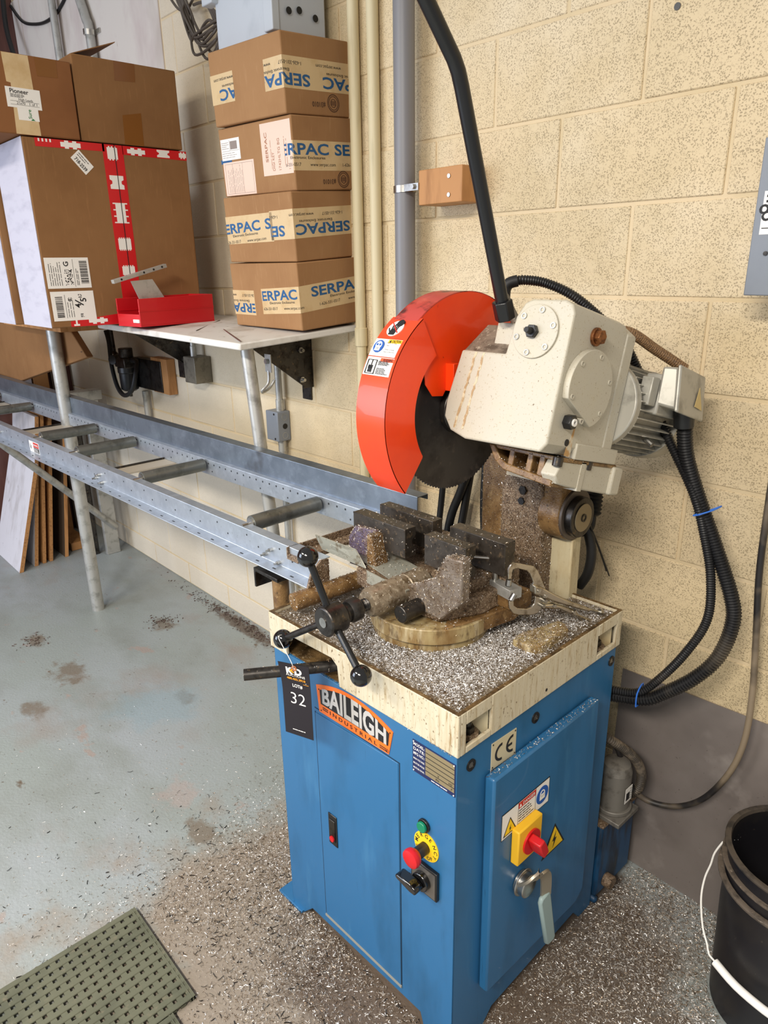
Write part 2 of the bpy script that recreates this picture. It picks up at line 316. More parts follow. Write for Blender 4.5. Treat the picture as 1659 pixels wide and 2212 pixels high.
# common materials
M = dict(
    blue=mat('machine_blue', '#2a6694', .42, layers=[('#22587f', (9, 9, 2.5), .5, .72), ('#3b759f', (14, 14, 3), .62, .8), ('#173a54', (60, 60, 5), .68, .80)], bump=((220,)*3, .05, .0006), coat=.1),
    cream=mat('machine_cream', '#b9b3a3', .48, layers=[('#bbb39d', (8, 8, 8), .5, .75), ('#a3957a', (260, 260, 260), .60, .68, 6), ('#6e5a3e', (170, 170, 170), .665, .72)], bump=((260,)*3, .06, .0006)),
    creamdirty=mat('machine_cream_stained', '#c8bc9b', .5, layers=[('#a98b57', (11, 11, 5), .44, .72, 12), ('#6d4d28', (45, 45, 18), .56, .76, 12), ('#4d371e', (260, 260, 200), .64, .72, 6)], bump=((300,)*3, .12, .0008)),
    trayside=mat('tray_paint_stained', '#cbc1a9', .5, layers=[('#bcad8d', (80, 80, 9), .46, .72, 12), ('#94794f', (120, 120, 16), .56, .72, 12), ('#6b5335', (170, 170, 120), .60, .70, 8)], bump=((250,)*3, .08, .0006)),
    rusty=mat('oily_rusty_casting', '#82643e', .38, layers=[('#573c20', (34, 34, 26), .42, .68, 12), ('#ad9064', (60, 60, 40), .57, .74, 12), ('#2c1f13', (90, 90, 90), .58, .74, 10)], bump=((240,)*3, .5, .002)),
    grime=mat('chip_caked_grime', '#77624d', .45, layers=[('#54402c', (60, 60, 60), .45, .6, 8), ('#a39079', (260, 260, 260), .52, .62, 8), ('#2a1f15', (220, 220, 220), .57, .65, 8)], bump=((330,)*3, .8, .003)),
    pan=mat('oily_pan', '#6b5333', .35, layers=[('#40301d', (24, 24, 24), .42, .6), ('#927c5c', (120, 120, 120), .56, .66)], bump=((300,)*3, .5, .002)),
    red=mat('guard_orange_red', '#f5430c', .34, layers=[('#ea3b0f', (6, 6, 6), .45, .7), ('#7c1a0c', (90, 90, 50), .71, .75)], coat=.25),
    blackgloss=mat('black_gloss', '#0b0b0c', .12, coat=.6),
    blackpaint=mat('black_paint', '#17181a', .32),
    rubber=mat('black_rubber', '#131314', .55),
    hose=mat('corrugated_black', '#18181a', .38, layers=[('#4d463c', (7, 7, 7), .56, .75)]),
    hosedust=mat('dusty_hose', '#3a332b', .6, layers=[('#6e6253', (30, 30, 30), .48, .66)]),
    steel=mat('bright_steel', '#b9b7b2', .3, 1.0, layers=[('#8d8a84', (40, 40, 40), .5, .7)]),
    darksteel=mat('dark_oiled_steel', '#4b4845', .35, .85, layers=[('#2d2926', (30, 30, 30), .48, .66), ('#6b5d4c', (80, 80, 80), .6, .7)]),
    stained=mat('stained_turntable', '#a8966c', .45, layers=[('#7c5f36', (20, 20, 9), .40, .66, 12), ('#c0b394', (50, 50, 9), .52, .70, 12), ('#4f3820', (70, 70, 30), .52, .72, 12)], bump=((300,)*3, .2, .001)),
    blacksteel=mat('black_oxide_jaw', '#453f39', .36, .45, layers=[('#2a241e', (40, 40, 40), .48, .72, 8), ('#7a6853', (90, 90, 90), .56, .74, 8)]),
    galv=mat('galvanised_steel', '#b4bcc6', .34, .6, layers=[('#a5aeb9', (22, 22, 22), .42, .68, 6), ('#c0c9d4', (40, 14, 40), .52, .74, 6), ('#77767a', (90, 90, 90), .66, .76)]),
    alu=mat('dull_aluminium', '#b6b5b0', .42, .5, layers=[('#8e8d87', (20, 20, 20), .5, .7)]),
    cast=mat('motor_casting', '#b3b0a6', .42, .35, layers=[('#8f8c83', (24, 24, 24), .5, .7)]),
    card=mat('cardboard', '#9f7852', .8, layers=[('#956e4a', (4, 4, 4), .45, .7), ('#a9835d', (160, 160, 14), .58, .8)], bump=((400, 400, 60), .05, .0004), spec=.2),
    carddark=mat('cardboard_brown', '#8a6440', .8, layers=[('#7f5a38', (4, 4, 4), .45, .7), ('#956d47', (160, 160, 14), .58, .8)], spec=.2),
    cardwhite=mat('white_card', '#b9b7c3', .7, layers=[('#aaa8b5', (9, 9, 30), .5, .72)], spec=.25),
    tape=mat('packing_tape', '#d0b68c', .3, layers=[('#bf9f70', (14, 14, 14), .5, .75)]),
    tapedark=mat('brown_tape', '#7d4f22', .25),
    redtape=mat('red_tape', '#c8161d', .35),
    white=mat('white_label', '#e9e6e0', .5), ink=mat('black_ink', '#17171a', .6), inkblue=mat('blue_ink', '#1d5687', .5), inkgrey=mat('grey_ink', '#8d8078', .6),
    inkred=mat('red_ink', '#c22a20', .5), yellow=mat('yellow_label', '#f2c51d', .45), signblue=mat('sign_blue', '#2057a8', .45), orange=mat('orange_label', '#f0701f', .4),
    wood=mat('pine_wood', '#b98552', .6, layers=[('#9c6c3e', (30, 30, 4), .48, .66)]), woodedge=mat('particle_board_edge', '#ad7c4b', .75, layers=[('#8e6136', (90, 90, 90), .5, .65)]),
    palepvc=mat('painted_conduit', '#d3c6a2', .5, layers=[('#b5a884', (30, 30, 3), .55, .75), ('#8f8f86', (12, 12, 2), .68, .76)]),
    greypvc=mat('grey_conduit', '#7b7a7d', .42), greybox=mat('grey_enclosure', '#7f858e', .42, layers=[('#777d86', (6, 6, 6), .45, .7)]),
    redplastic=mat('red_plastic', '#c4101b', .4, coat=.15), brass=mat('rusty_brass_plug', '#8b5a36', .4, .7, layers=[('#4d2c18', (120, 120, 120), .5, .66)]),
)
# ================================================================ room shell
PBM = wall_mat(); FLM = floor_mat()
floor_o = struct(obj('floor', G().box((-3.6, -3.4, -.06), (2.6, .2, 0)), FLM))
wall = struct(obj('wall_back', G().box((-3.6, .0018, 0), (2.6, .2, 3.05)), mat('mortar_paint', '#d7c3a0', .75, layers=[('#cab791', (5,)*3, .45, .68)], bump=((120,)*3, .2, .002), spec=.3)))
BW, BH, MJ = .4064, .2032, .004
_blocks = {}
def block_mesh(w, h):
    k = (round(w, 3), round(h, 3))
    if k not in _blocks:
        g = G().box((0, -.001, 0), (w, .012, h)); me = new_mesh('block', g, Vector((0, 0, 0)), 0); me.materials.append(PBM); _blocks[k] = me
    return _blocks[k]
def put_block(x0, x1, z0, z1):
    o = bpy.data.objects.new('block', block_mesh(x1-x0-2*MJ, z1-z0-2*MJ)); COL.objects.link(o); o.parent = wall
    o.location = Vector((x0+MJ, random.uniform(-.0012, .0012), z0+MJ))-Vector(wall['_o'])
    o.rotation_euler = (0, 0, random.uniform(-.002, .002))
    b = o.modifiers.new('bevel', 'BEVEL'); b.width = .0022; b.segments = 1
XL = -3.45
for row in range(-1, 15):
    z0 = .1194+row*BH; z1 = z0+BH
    XL = -3.45 if z1 < 1.5 else -1.785
    if row == -1: z0 = 0.0
    x = .1417+(0 if (row % 2) == 0 else BW/2)
    x -= math.ceil((x-XL)/BW)*BW
    while x < 1.5:
        a, b_ = max(x, XL), x+BW
        if b_-a > .06: put_block(a, b_, z0, z1)
        x += BW
# far left of the wall: smooth painted panels with open joints
panelm = mat('painted_panel', '#d5cdc4', .6, layers=[('#c9bcb6', (5, 5, 3), .45, .66), ('#a9938c', (60, 60, 9), .70, .74), ('#bdb2a8', (3, 3, 1.2), .58, .72)], bump=((60,)*3, .12, .002), spec=.35)
for a, b_ in ((-3.45, -3.335), (-3.325, -2.775), (-2.77, -1.79)):
    obj('panel', G().box((a, -.004, 1.55), (b_, .02, 3.0)), panelm, wall, bevel=.003, seg=1)
endm = mat('red_brown_boarding', '#5d3a33', .6, layers=[('#4a2c28', (4, 4, 2), .45, .66), ('#71493f', (50, 50, 3), .56, .74)])
struct(obj('wall_left', G().box((-3.6, -3.4, 0), (-3.45, 0, 3.05)), endm))

# wall holes and stains as small real plugs
pl = thing('wall_anchor', 'small dark plug high on the block wall at top right', 'anchor', (.405, 0, 2.108))
obj('plug', G().cyl((.405, -.004, 2.108), (.405, .004, 2.108), .007, n=12), M['blackpaint'], pl)

# ================================================================ steel sheet leaning on the wall, right
sheetm = mat('weathered_steel_sheet', '#8d847f', .42, .3, layers=[('#7a716c', (3, 3, 3), .45, .66), ('#a39a94', (7, 7, 7), .56, .74), ('#5a514b', (160, 160, 160), .66, .74)])
tag(obj('steel_sheet', G().hexa([(.437, -.014, .001), (1.6, -.014, .001), (1.6, -.011, .001), (.437, -.011, .001), (.442, -.0055, .589), (1.6, -.0055, .63), (1.6, -.0025, .63), (.442, -.0025, .589)]), sheetm),
    'bare grey-brown steel sheet leaning against the block wall behind the bucket', 'metal sheet')

# ================================================================ electrical panel at the right edge
ep = thing('electrical_panel', 'grey electrical panel on the wall cut by the right edge of the photo', 'electrical panel', (.86, -.06, 1.555))
obj('enclosure', G().box((.667, -.118, 1.562), (1.07, -.002, 1.823)), M['greybox'], ep, bevel=.004)
cv = obj('cover', G().box((.663, -.124, 1.557), (1.074, -.118, 1.828)), M['greybox'], ep, bevel=.002)
F = Face((.663, -.124, 1.557), (1, 0, 0), (0, 0, 1)); g = G(); F.rect(g, .013, .108, .13, .182); st = obj('label', g, M['white'], cv)
g = G(); F.text(g, '8', .018, .128, .03, rot=.5); F.lines(g, .018, .160, .12, .178, 2, .004); F.rect(g, .016, .118, .12, .1195, .001); obj('print', g, M['ink'], st)
for a, b_ in ((.03, .075), (.02, .245), (.2, .02)): g = G(); F.disc(g, a, b_, .004, .003, 10); obj('screw', g, M['darksteel'], cv)

# ================================================================ conduits on the wall
def conduit(x, r, z0, z1, m, label, group=None, coupl=(), y=None):
    y = -r-.004 if y is None else y
    t = thing('conduit', label, 'conduit', (x, y, z0), group)
    obj('pipe', G().cyl((x, y, z0), (x, y, z1), r, n=20), m, t)
    for zc in coupl: obj('coupling', G().cyl((x, y, zc-.03), (x, y, zc+.03), r*1.22, n=20), m, t, bevel=.002)
    return t
conduit(-.585, .017, .55, 3.0, M['palepvc'], 'cream painted conduit beside the carton stack, with a coupling', coupl=(1.40,))
conduit(-.500, .0175, .55, 3.0, M['palepvc'], 'cream painted conduit, middle one of three, flaking to grey')
conduit(-.405, .012, .55, 3.0, M['palepvc'], 'thin cream painted conduit next to the thick grey pipe')
gp = conduit(-.330, .0295, .0, 3.0, M['greypvc'], 'thick grey conduit strapped to a wooden block on the wall', y=-.062)
wb = thing('wooden_block', 'pine block screwed to the wall right of the thick grey conduit', 'wood block', (-.165, -.045, 1.775))
obj('board', G().box((-.247, -.09, 1.776), (-.090, -.001, 1.863)), M['wood'], wb, bevel=.002)
for z in (1.795, 1.840): obj('screw', G().cyl((-.135, -.0925, z), (-.135, -.088, z), .0055, n=12), M['steel'], wb)
stp = obj('pipe_strap', G().ring((-.330, -.062, 1.815), (-.330, -.062, 1.833), .0325, .0302).box((-.300, -.0945, 1.815), (-.245, -.0915, 1.833)), M['steel'], gp)
obj('bolt', G().cyl((-.262, -.102, 1.824), (-.262, -.094, 1.824), .007, n=6), M['steel'], stp)
# small conduits and boxes under the shelf
cA = conduit(-1.075, .013, .3, 1.36, M['alu'], 'bare metal conduit running into the handy box behind the rails', coupl=(1.105, .955), y=-.03)
hb = thing('junction_box', 'grey junction box with one open knockout below the shelf bracket', 'junction box', (-1.10, -.03, .97))
obj('box_body', G().box((-1.132, -.062, .972), (-1.078+.028, -.002, 1.090)), M['greybox'], hb, bevel=.004)
Fx = Face((-1.050, -.062, .972), (0, 1, 0), (0, 0, 1))
for b_ in (.022, .096): g = G(); Fx.annulus(g, .032, b_, .0125, .0115, .001); obj('knockout', g, M['alu'], hb)
g = G(); Fx.disc(g, .034, .059, .011, .0008); obj('open_knockout', g, M['rubber'], hb)
Fy = Face((-1.132, -.062, .972), (1, 0, 0), (0, 0, 1))
for a, b_ in ((.06, .01), (.06, .108)): g = G(); Fy.disc(g, a, b_, .004, .002, 10); obj('screw', g, M['darksteel'], hb)
cB = conduit(-1.70, .011, 1.23, 1.42, M['alu'], 'short metal conduit dropping to the dark box under the shelf', coupl=(1.27,), y=-.05)
jb = thing('switch_box', 'dark metal box on the wall under the shelf left bracket', 'junction box', (-1.74, -.04, 1.15))
obj('box_body', G().box((-1.84, -.06, 1.150), (-1.735, -.002, 1.235)), M['darksteel'], jb, bevel=.003)
obj('cover', G().box((-1.735, -.085, 1.140), (-1.635, -.002, 1.255)), mat('tarnished_box', '#7d776a', .5, .5, layers=[('#5f594f', (30,)*3, .5, .7)]), jb, bevel=.003)
cC = conduit(-2.30, .016, .78, 1.03, M['alu'], 'grey metal pipe below the air filter', y=-.03)

# air filter regulator
af = thing('air_filter', 'dirty dark air filter regulator with hose under the shelf', 'air filter', (-2.25, -.03, 1.03))
obj('back_board', G().box((-2.16, -.045, 1.045), (-1.99, -.002, 1.215)), M['wood'], af, bevel=.002)
obj('back_plate', G().box((-2.36, -.05, 1.05), (-2.05, -.012, 1.20)), M['darksteel'], af, bevel=.002)
obj('regulator_head', G().box((-2.40, -.13, 1.155), (-2.28, -.05, 1.205)).cyl((-2.34, -.09, 1.2), (-2.34, -.09, 1.25), .035, n=20), M['darksteel'], af, bevel=.004)
obj('filter_bowl', G().lathe([(.030, 0), (.044, .01), (.046, .09), (.05, .095), (.05, .12), (.03, .125)], (-2.34, -.09, 1.035), (0, 0, 1)), M['blackpaint'], af)
obj('gauge', G().cyl((-2.42, -.10, 1.19), (-2.40, -.14, 1.19), .024, n=20), M['blackpaint'], af)
obj('drain', G().cyl((-2.34, -.09, 1.005), (-2.34, -.09, 1.04), .008, n=10), M['darksteel'], af)
obj('air_hose', G().tube([(-2.48, -.12, 1.33), (-2.46, -.12, 1.27), (-2.44, -.13, 1.16), (-2.38, -.14, 1.06), (-2.28, -.15, 1.025), (-2.20, -.14, 1.06), (-2.18, -.12, 1.14), (-2.22, -.09, 1.19), (-2.30, -.09, 1.19)], .011, 10, 6), M['rubber'], af)
obj('fitting', G().tube([(-2.5, -.09, 1.34), (-2.49, -.09, 1.22), (-2.42, -.09, 1.19)], .013, 10), M['darksteel'], af)

# ================================================================ wall shelf
sh = thing('wall_shelf', 'white warped shelf board on steel brackets holding cartons and the red bin', 'shelf', (-1.1, 0, 1.41))
shelfm = mat('shelf_white', '#d6d3cd', .55, layers=[('#b8b1a6', (9, 9, 9), .5, .68), ('#8d8477', (30, 30, 30), .66, .74)])
obj('shelf_board', G().hexa([(-1.63, -.485, 1.408), (-.640, -.450, 1.388), (-.613, -.001, 1.416), (-1.66, -.001, 1.414), (-1.63, -.485, 1.430), (-.640, -.450, 1.409), (-.613, -.001, 1.436), (-1.66, -.001, 1.436)]), shelfm, sh, bevel=.004)
for xb, yf in ((-.885, -.30), (-1.78, -.32)):
    br = obj('bracket', G().prism([(yf, 1.392), (-.045, 1.40), (-.045, 1.205)], (xb, 0, 0), (0, 1, 0), (0, 0, 1), (.006, 0, 0)), M['darksteel'], sh, bevel=.001)
    obj('wall_plate', G().box((xb-.066, -.007, 1.150), (xb-.012, -.001, 1.405)).box((xb-.006, -.05, 1.2), (xb, -.002, 1.40)), M['darksteel'], br, bevel=.001)
    for z in (1.34, 1.235): obj('bolt', G().cyl((xb+.006, -.062, z), (xb+.016, -.062, z), .011, n=6).cyl((xb+.006, -.062, z), (xb+.03, -.062, z), .006, n=10), M['steel'], br)
obj('leg', G().tube([(-.735, -.37, 1.395), (-.66, -.37, .81), (-.555, -.37, 0)], .021, 20), M['alu'], sh)
obj('leg', G().cyl((-2.14, -.49, 0), (-2.14, -.49, 1.377), .029, n=24), M['alu'], sh)
obj('side_board', G().box((-2.75, -.52, 1.377), (-1.95, -.002, 1.395)), M['wood'], sh)
ph = thing('pipe_hanger', 'bent bright strap hanger bolted to the slanted shelf leg', 'strap', (-.87, -.23, 1.21))
obj('strap', G().box((-.842, -.236, 1.285), (-.806, -.233, 1.345)).tube([(-.824, -.235, 1.29), (-.822, -.24, 1.25), (-.832, -.26, 1.225), (-.85, -.245, 1.215), (-.862, -.21, 1.225), (-.858, -.19, 1.25)], .005, 8, 5), M['alu'], ph)
obj('bolt', G().cyl((-.824, -.246, 1.322), (-.824, -.233, 1.322), .009, n=6), M['steel'], ph)

# ================================================================ printed cartons of the stack
def rot3(yaw, pitch, roll): return (Matrix.Rotation(yaw, 3, 'Z') @ Matrix.Rotation(pitch, 3, 'X') @ Matrix.Rotation(roll, 3, 'Y'))
WW, PER = .226, .276
class Carton:
    def __init__(s, o, yaw, pitch, roll, W, D, H, label, group='printed cartons stacked on the shelf'):
        R = rot3(yaw, pitch, roll); s.R = R; s.o = Vector(o); s.W, s.D, s.H = W, D, H
        g = G(); g.M = Matrix.Translation(s.o) @ R.to_4x4(); t = .0035
        g.box((-W, 0, 0), (0, D, H)); g.M = None
        s.root = obj('carton', g, M['card'], bevel=.004); tag(s.root, label, 'box', group)
        s.front = Face(s.o+R @ Vector((-W, 0, 0)), R @ Vector((1, 0, 0)), R @ Vector((0, 0, 1)))
        s.right = Face(s.o, R @ Vector((0, 1, 0)), R @ Vector((0, 0, 1)))
    def tape(s, s0, s1, zc, slope=0, hw=.040):
        g = G(); z = lambda q_: zc+slope*q_
        if s0 < 0:
            e = min(s1, 0); s.front.poly(g, [(s0+s.W, z(s0)-hw), (e+s.W+(.0005 if s1 > 0 else 0), z(e)-hw), (e+s.W+(.0005 if s1 > 0 else 0), z(e)+hw), (s0+s.W, z(s0)+hw)], .0005)
        if s1 > 0:
            b = max(s0, 0); s.right.poly(g, [(b, z(b)-hw), (s1, z(s1)-hw), (s1, z(s1)+hw), (b, z(b)+hw)], .0005)
        return obj('tape', g, M['tape'], s.root)
    def print(s, tp, s0, s1, zc, starts, flip, slope=0):
        gk = G(); sg = -1 if flip else 1; rot = (math.pi if flip else 0)+math.atan(slope)
        for fc, off, c0, c1 in ((s.front, s.W, s0+s.W, min(s1, 0)+s.W), (s.right, 0, max(s0, 0), s1)):
            if c1 <= c0: continue
            for st in starts:
                def put(gg, txt, t, h, hh, w=None, bold=0):
                    ss = st+sg*t; fc.text(gg, txt, ss+off, zc+slope*ss+sg*h, hh, .0009, w, bold, rot, clip=(c0, c1))
                gb = G(); put(gb, 'SERPAC', 0, .003, .029, WW, .035)
                if gb.v: obj('brand_print', gb, M['inkblue'], tp)
                put(gk, 'Electronic Enclosures', .075, -.009, .0075, .135, .01)
                put(gk, '1-626-331-0517', .03, -.028, .009, .085, .0); put(gk, 'www.serpac.com', .15, -.028, .009, .10, .0)
        obj('small_print', gk, M['ink'], tp)
    def seal(s, u, v):
        g = G(); f = s.right
        for r in (.024, .0185, .0115): f.annulus(g, u, v, r, r-.0016, .0006)
        for k in range(28):
            a = 2*math.pi*k/28; f.disc(g, u+.0213*math.cos(a), v+.0213*math.sin(a), .0011, .0006, 5)
        for k in range(5): f.rect(g, u-.008+.0036*k, v-.006, u-.0066+.0036*k, v+.006, .0006)
        f.text(g, '#31010', u-.032, v+.0, .013, .0007, .052, .02, math.pi)
        obj('stamp', g, mat('stamp_ink', '#4a2e20', .7), s.root)
grp = 'printed cartons stacked on the shelf'
b1 = Carton((-.624, -.246, 2.0375), .064, .062, .02, .354, .267, .203, 'topmost printed carton of the stack, touching the grey enclosure')
t = b1.tape(-.354, -.236, .100); b1.print(t, -.354, -.236, .100, (-.085,), True)
t = b1.tape(-.085, .267, .104); b1.print(t, -.085, .267, .104, (.098, .098+PER), True); b1.seal(.185, .036)
b2 = Carton((-.624, -.224, 1.8365), .042, .062, .02, .377, .243, .2, 'second printed carton from the top, with white shipping labels')
t = b2.tape(-.04, .243, .094); b2.print(t, -.04, .243, .094, (-.090, .160), False); b2.seal(.19, .03)
fr = b2.front
g = G(); fr.rect(g, .225, .048, .372, .19, .0007); lb = obj('shipping_label', g, mat('pinkish_label', '#e3c7b4', .55), b2.root)
g = G(); fr.text(g, 'SERPAC', .255, .085, .012, .0011, .08, .02, math.pi/2); fr.text(g, 'DIGI KEY', .285, .06, .011, .0011, .05, 0, math.pi/2); fr.text(g, '1742HLTG BG', .315, .06, .011, .0011, .085, 0, math.pi/2); fr.text(g, '1', .36, .06, .008, .0011, None, 0, math.pi/2)
fr.lines(g, .268, .065, .273, .15, 1, .0012, .0011, vert=True); fr.lines(g, .332, .07, .352, .175, 2, .0014, .0011, vert=True); obj('print', g, mat('faded_ink', '#a7755a', .7), lb)
g = G(); fr.rect(g, .008, .107, .112, .168, .0008); lb = obj('shipping_label', g, M['white'], b2.root)
g = G(); fr.rect(g, .06, .137, .098, .160, .0011); fr.lines(g, .012, .112, .1, .13, 3, .0012, .0011); fr.lines(g, .012, .138, .055, .16, 4, .0014, .0011); fr.rect(g, .012, .133, .108, .1338, .0011); fr.rect(g, .057, .133, .0578, .164, .0011); obj('print', g, M['inkgrey'], lb)
g = G(); fr.rect(g, 0, .098, .06, .110, .0006); obj('brand_print', g, M['inkblue'], b2.root)
g = G(); fr.rect(g, .01, .003, .178, .101, .0009); lb = obj('shipping_label', g, mat('pinkish_label', '#e3c7b4', .55), b2.root)
g = G(); fr.lines(g, .03, .012, .115, .092, 9, .0012, .0012, vert=True)
for a0, a1 in ((.02, .0208), (.06, .0606), (.115, .1156), (.17, .1706)): fr.rect(g, a0, .008, a1, .096, .0012)
for z in (.008, .095): fr.rect(g, .02, z, .1706, z+.0008, .0012)
obj('print', g, M['inkgrey'], lb)
b3 = Carton((-.626, -.235, 1.6365), .070, .062, .012, .345, .266, .198, 'third printed carton from the top, tape meeting on its front')
t = b3.tape(-.345, -.10, .105, .02, .042); b3.print(t, -.345, -.105, .102, (-.388, -.137), False, .05)
t = b3.tape(-.112, .266, .108, .02, .042); b3.print(t, -.112, .266, .108, (.232, .232-PER, .232+PER), True, .02)
b4 = Carton((-.625, -.228, 1.431), .02, .062, .006, .376, .250, .204, 'bottom printed carton of the stack, resting on the shelf board')
t = b4.tape(-.376, -.248, .078); b4.print(t, -.376, -.25, .078, (-.205,), True)
t = b4.tape(-.205, .25, .094, .05, .040); b4.print(t, -.200, .25, .094, (-.236, .048), False, .05)

# grey enclosure on top of the stack
en = thing('metal_enclosure', 'light grey metal enclosure with three knockout holes above the carton stack', 'metal box', (-.86, -.12, 2.262))
obj('box_body', G().box((-1.02, -.212, 2.262), (-.70, -.03, 2.75)), mat('enclosure_grey', '#b9bfc6', .4, layers=[('#a9b0b8', (6,)*3, .5, .7)]), en, bevel=.005)
obj('cover', G().box((-1.06, -.235, 2.395), (-1.0, -.20, 2.75)), MATS['enclosure_grey'], en, bevel=.003)
obj('corner_strip', G().box((-.74, -.226, 2.262), (-.695, -.2, 2.75)), MATS['enclosure_grey'], en, bevel=.003)
Fx = Face((-.695, -.212, 2.262), (0, 1, 0), (0, 0, 1))
for u, v in ((.045, .055), (.082, .062), (.14, .052)): g = G(); Fx.disc(g, u, v, .0095, .0012, 20); obj('knockout_hole', g, M['rubber'], en)

# coil of cable over the shelf and cables on the far wall
cc = thing('cable_coil', 'tangled brown cable coil hanging on the wall left of the enclosure', 'cable', (-1.40, -.06, 2.36))
rr = random.Random(5); cab = mat('brown_cable', '#4f463e', .5)
for k in range(9):
    a = rr.uniform(-.03, .03); w = rr.uniform(.02, .15)
    obj('cable', G().tube([(-1.55+a, -.05, 2.62), (-1.47+a, -.07, 2.53), (-1.44+a*.5, -.06-.004*k, 2.49), (-1.41+a-w*.2, -.06, 2.43+rr.uniform(-.02, .02)), (-1.36+a*2, -.07, 2.335+.012*k), (-1.30+w*.5, -.08, 2.34+.012*k), (-1.27+w*.4, -.07, 2.42), (-1.33, -.06, 2.5), (-1.43, -.05, 2.52)], .0048, 8, 6), cab, cc)
obj('cable', G().tube([(-1.66, -.03, 2.62), (-1.58, -.03, 2.545), (-1.47, -.05, 2.52), (-1.40, -.05, 2.56)], .0048, 8, 6), cab, cc)
lc = thing('hanging_cable', 'black cable sagging across the white wall at top left', 'cable', (-2.95, -.02, 2.80))
obj('cable', G().tube([(-3.44, -.0095, 2.98), (-3.3, -.0095, 2.88), (-3.13, -.0095, 2.83), (-2.95, -.0095, 2.805), (-2.78, -.0095, 2.815), (-2.62, -.0095, 2.87), (-2.5, -.0095, 2.97)], .0075, 8, 6), M['rubber'], lc)
lb2 = thing('black_strap', 'thick black cord at the left edge behind the upper carton', 'cable', (-3.3, -.1, 2.4))
obj('cable', G().tube([(-3.42, -.05, 3.0), (-3.34, -.08, 2.8), (-3.1, -.1, 2.45), (-3.0, -.1, 2.2)], .013, 8, 5), M['rubber'], lb2)
conduit(-2.79, .018, 1.95, 3.0, M['alu'], 'grey metal conduit rising behind the upper cartons', y=-.035)
cD = thing('conduit', 'bent metal conduit with a strap behind the cardboard flap', 'conduit', (-2.4, -.03, 2.0))
obj('pipe', G().tube([(-2.52, -.03, 3.0), (-2.50, -.03, 2.85), (-2.43, -.03, 2.70), (-2.405, -.03, 2.6), (-2.40, -.03, 2.0)], .021, 14, 5), M['alu'], cD)
obj('strap', G().ring((-2.412, -.03, 2.63), (-2.41, -.03, 2.652), .027, .021).box((-2.385, -.012, 2.632), (-2.345, -.004, 2.65)), M['steel'], cD)

# ================================================================ big cartons at left
FX = Face((-1.37, 0, 0), (0, 1, 0), (0, 0, 1))
tc = obj('carton', G().box((-1.665, -.740, 1.4365), (-1.37, -.168, 2.028)), M['carddark'], bevel=.005); tag(tc, 'large brown carton sealed with red tape, white end facing the camera side', 'box', 'large cartons at left')
obj('white_end', G().box((-1.664, -.7412, 1.4375), (-1.3715, -.7395, 2.027)), M['cardwhite'], tc)
g = G()
for q_ in ([(-.700, 2.002), (-.475, 2.004), (-.475, 2.027), (-.700, 2.027)], [(-.412, 1.999), (-.170, 1.997), (-.170, 2.027), (-.412, 2.027)], [(-.478, 1.4375), (-.409, 1.4375), (-.410, 2.027), (-.482, 2.027)], [(-.675, 1.4375), (-.478, 1.4375), (-.478, 1.476), (-.675, 1.456)]): FX.poly(g, q_, .0005)
rt = obj('red_tape', g, M['redtape'], tc)
def shape(pts): g = G(); FX.poly(g, pts, .0009); obj('tape_shape', g, M['white'], rt)
def comb(a0, a1, z0, z1, n=5, e=.004):   # a white chip outline with little teeth above and below
    w = (a1-a0)/(2*n+1); up_ = []; dn_ = []
    for k in range(2*n+1):
        d = e if k % 2 else 0
        up_ += [(a0+w*k, z1+d), (a0+w*(k+1), z1+d)]; dn_ += [(a0+w*k, z0-d), (a0+w*(k+1), z0-d)]
    shape(dn_+up_[::-1])
def eye(a0, a1, z0, z1, c=.010):
    shape([(a0, z0), (a1, z0), (a1, z0+c), (a1-.008, z0+c+.004), (a1-.008, z1-c-.004), (a1, z1-c), (a1, z1), (a0, z1), (a0, z1-c), (a0+.008, z1-c-.004), (a0+.008, z0+c+.004), (a0, z0+c)])
def ladder(a0, a1, z0, z1, n=3, e=.009):
    r = []; l = []; st = (z1-z0)/n
    for k in range(n+1):
        z = z0+st*k; lo_, hi_ = max(z-.002, z0-.002), z+.002
        r += [(a1, lo_), (a1+e, lo_), (a1+e, hi_), (a1, hi_)]; l += [(a0, lo_), (a0-e, lo_), (a0-e, hi_), (a0, hi_)]
    shape(r+l[::-1])
comb(-.467, -.431, 1.982, 2.018, 3); eye(-.470, -.421, 1.888, 1.931, .013); ladder(-.462, -.428, 1.780, 1.842)
comb(-.468, -.422, 1.691, 1.727, 6); comb(-.466, -.420, 1.605, 1.634, 5)
comb(-.62, -.555, 2.007, 2.021, 2, .005); comb(-.395, -.33, 2.005, 2.018, 2, .005); eye(-.285, -.237, 2.001, 2.025, .006); comb(-.2, -.172, 2.006, 2.020, 2); comb(-.612, -.545, 1.448, 1.459, 2, .005)
shape([(-.665, 1.440), (-.645, 1.440), (-.645, 1.446), (-.652, 1.446), (-.652, 1.461), (-.658, 1.461), (-.658, 1.446), (-.665, 1.446)])
for j in range(4): shape([(-.69+.012*j, 2.017), (-.685+.012*j, 2.017), (-.685+.012*j, 2.026), (-.69+.012*j, 2.026)])
g = G(); FX.rect(g, -.4415, 1.6, -.4390, 2.027, .0013); obj('flap_gap', g, M['rubber'], tc)
def label(f, par, a0, b0, a1, b1, build, m='white', h=.0008):
    g = G(); f.rect(g, a0, b0, a1, b1, h); l = obj('label', g, M[m], par); g = G(); build(g); obj('print', g, M['ink'], l); return l
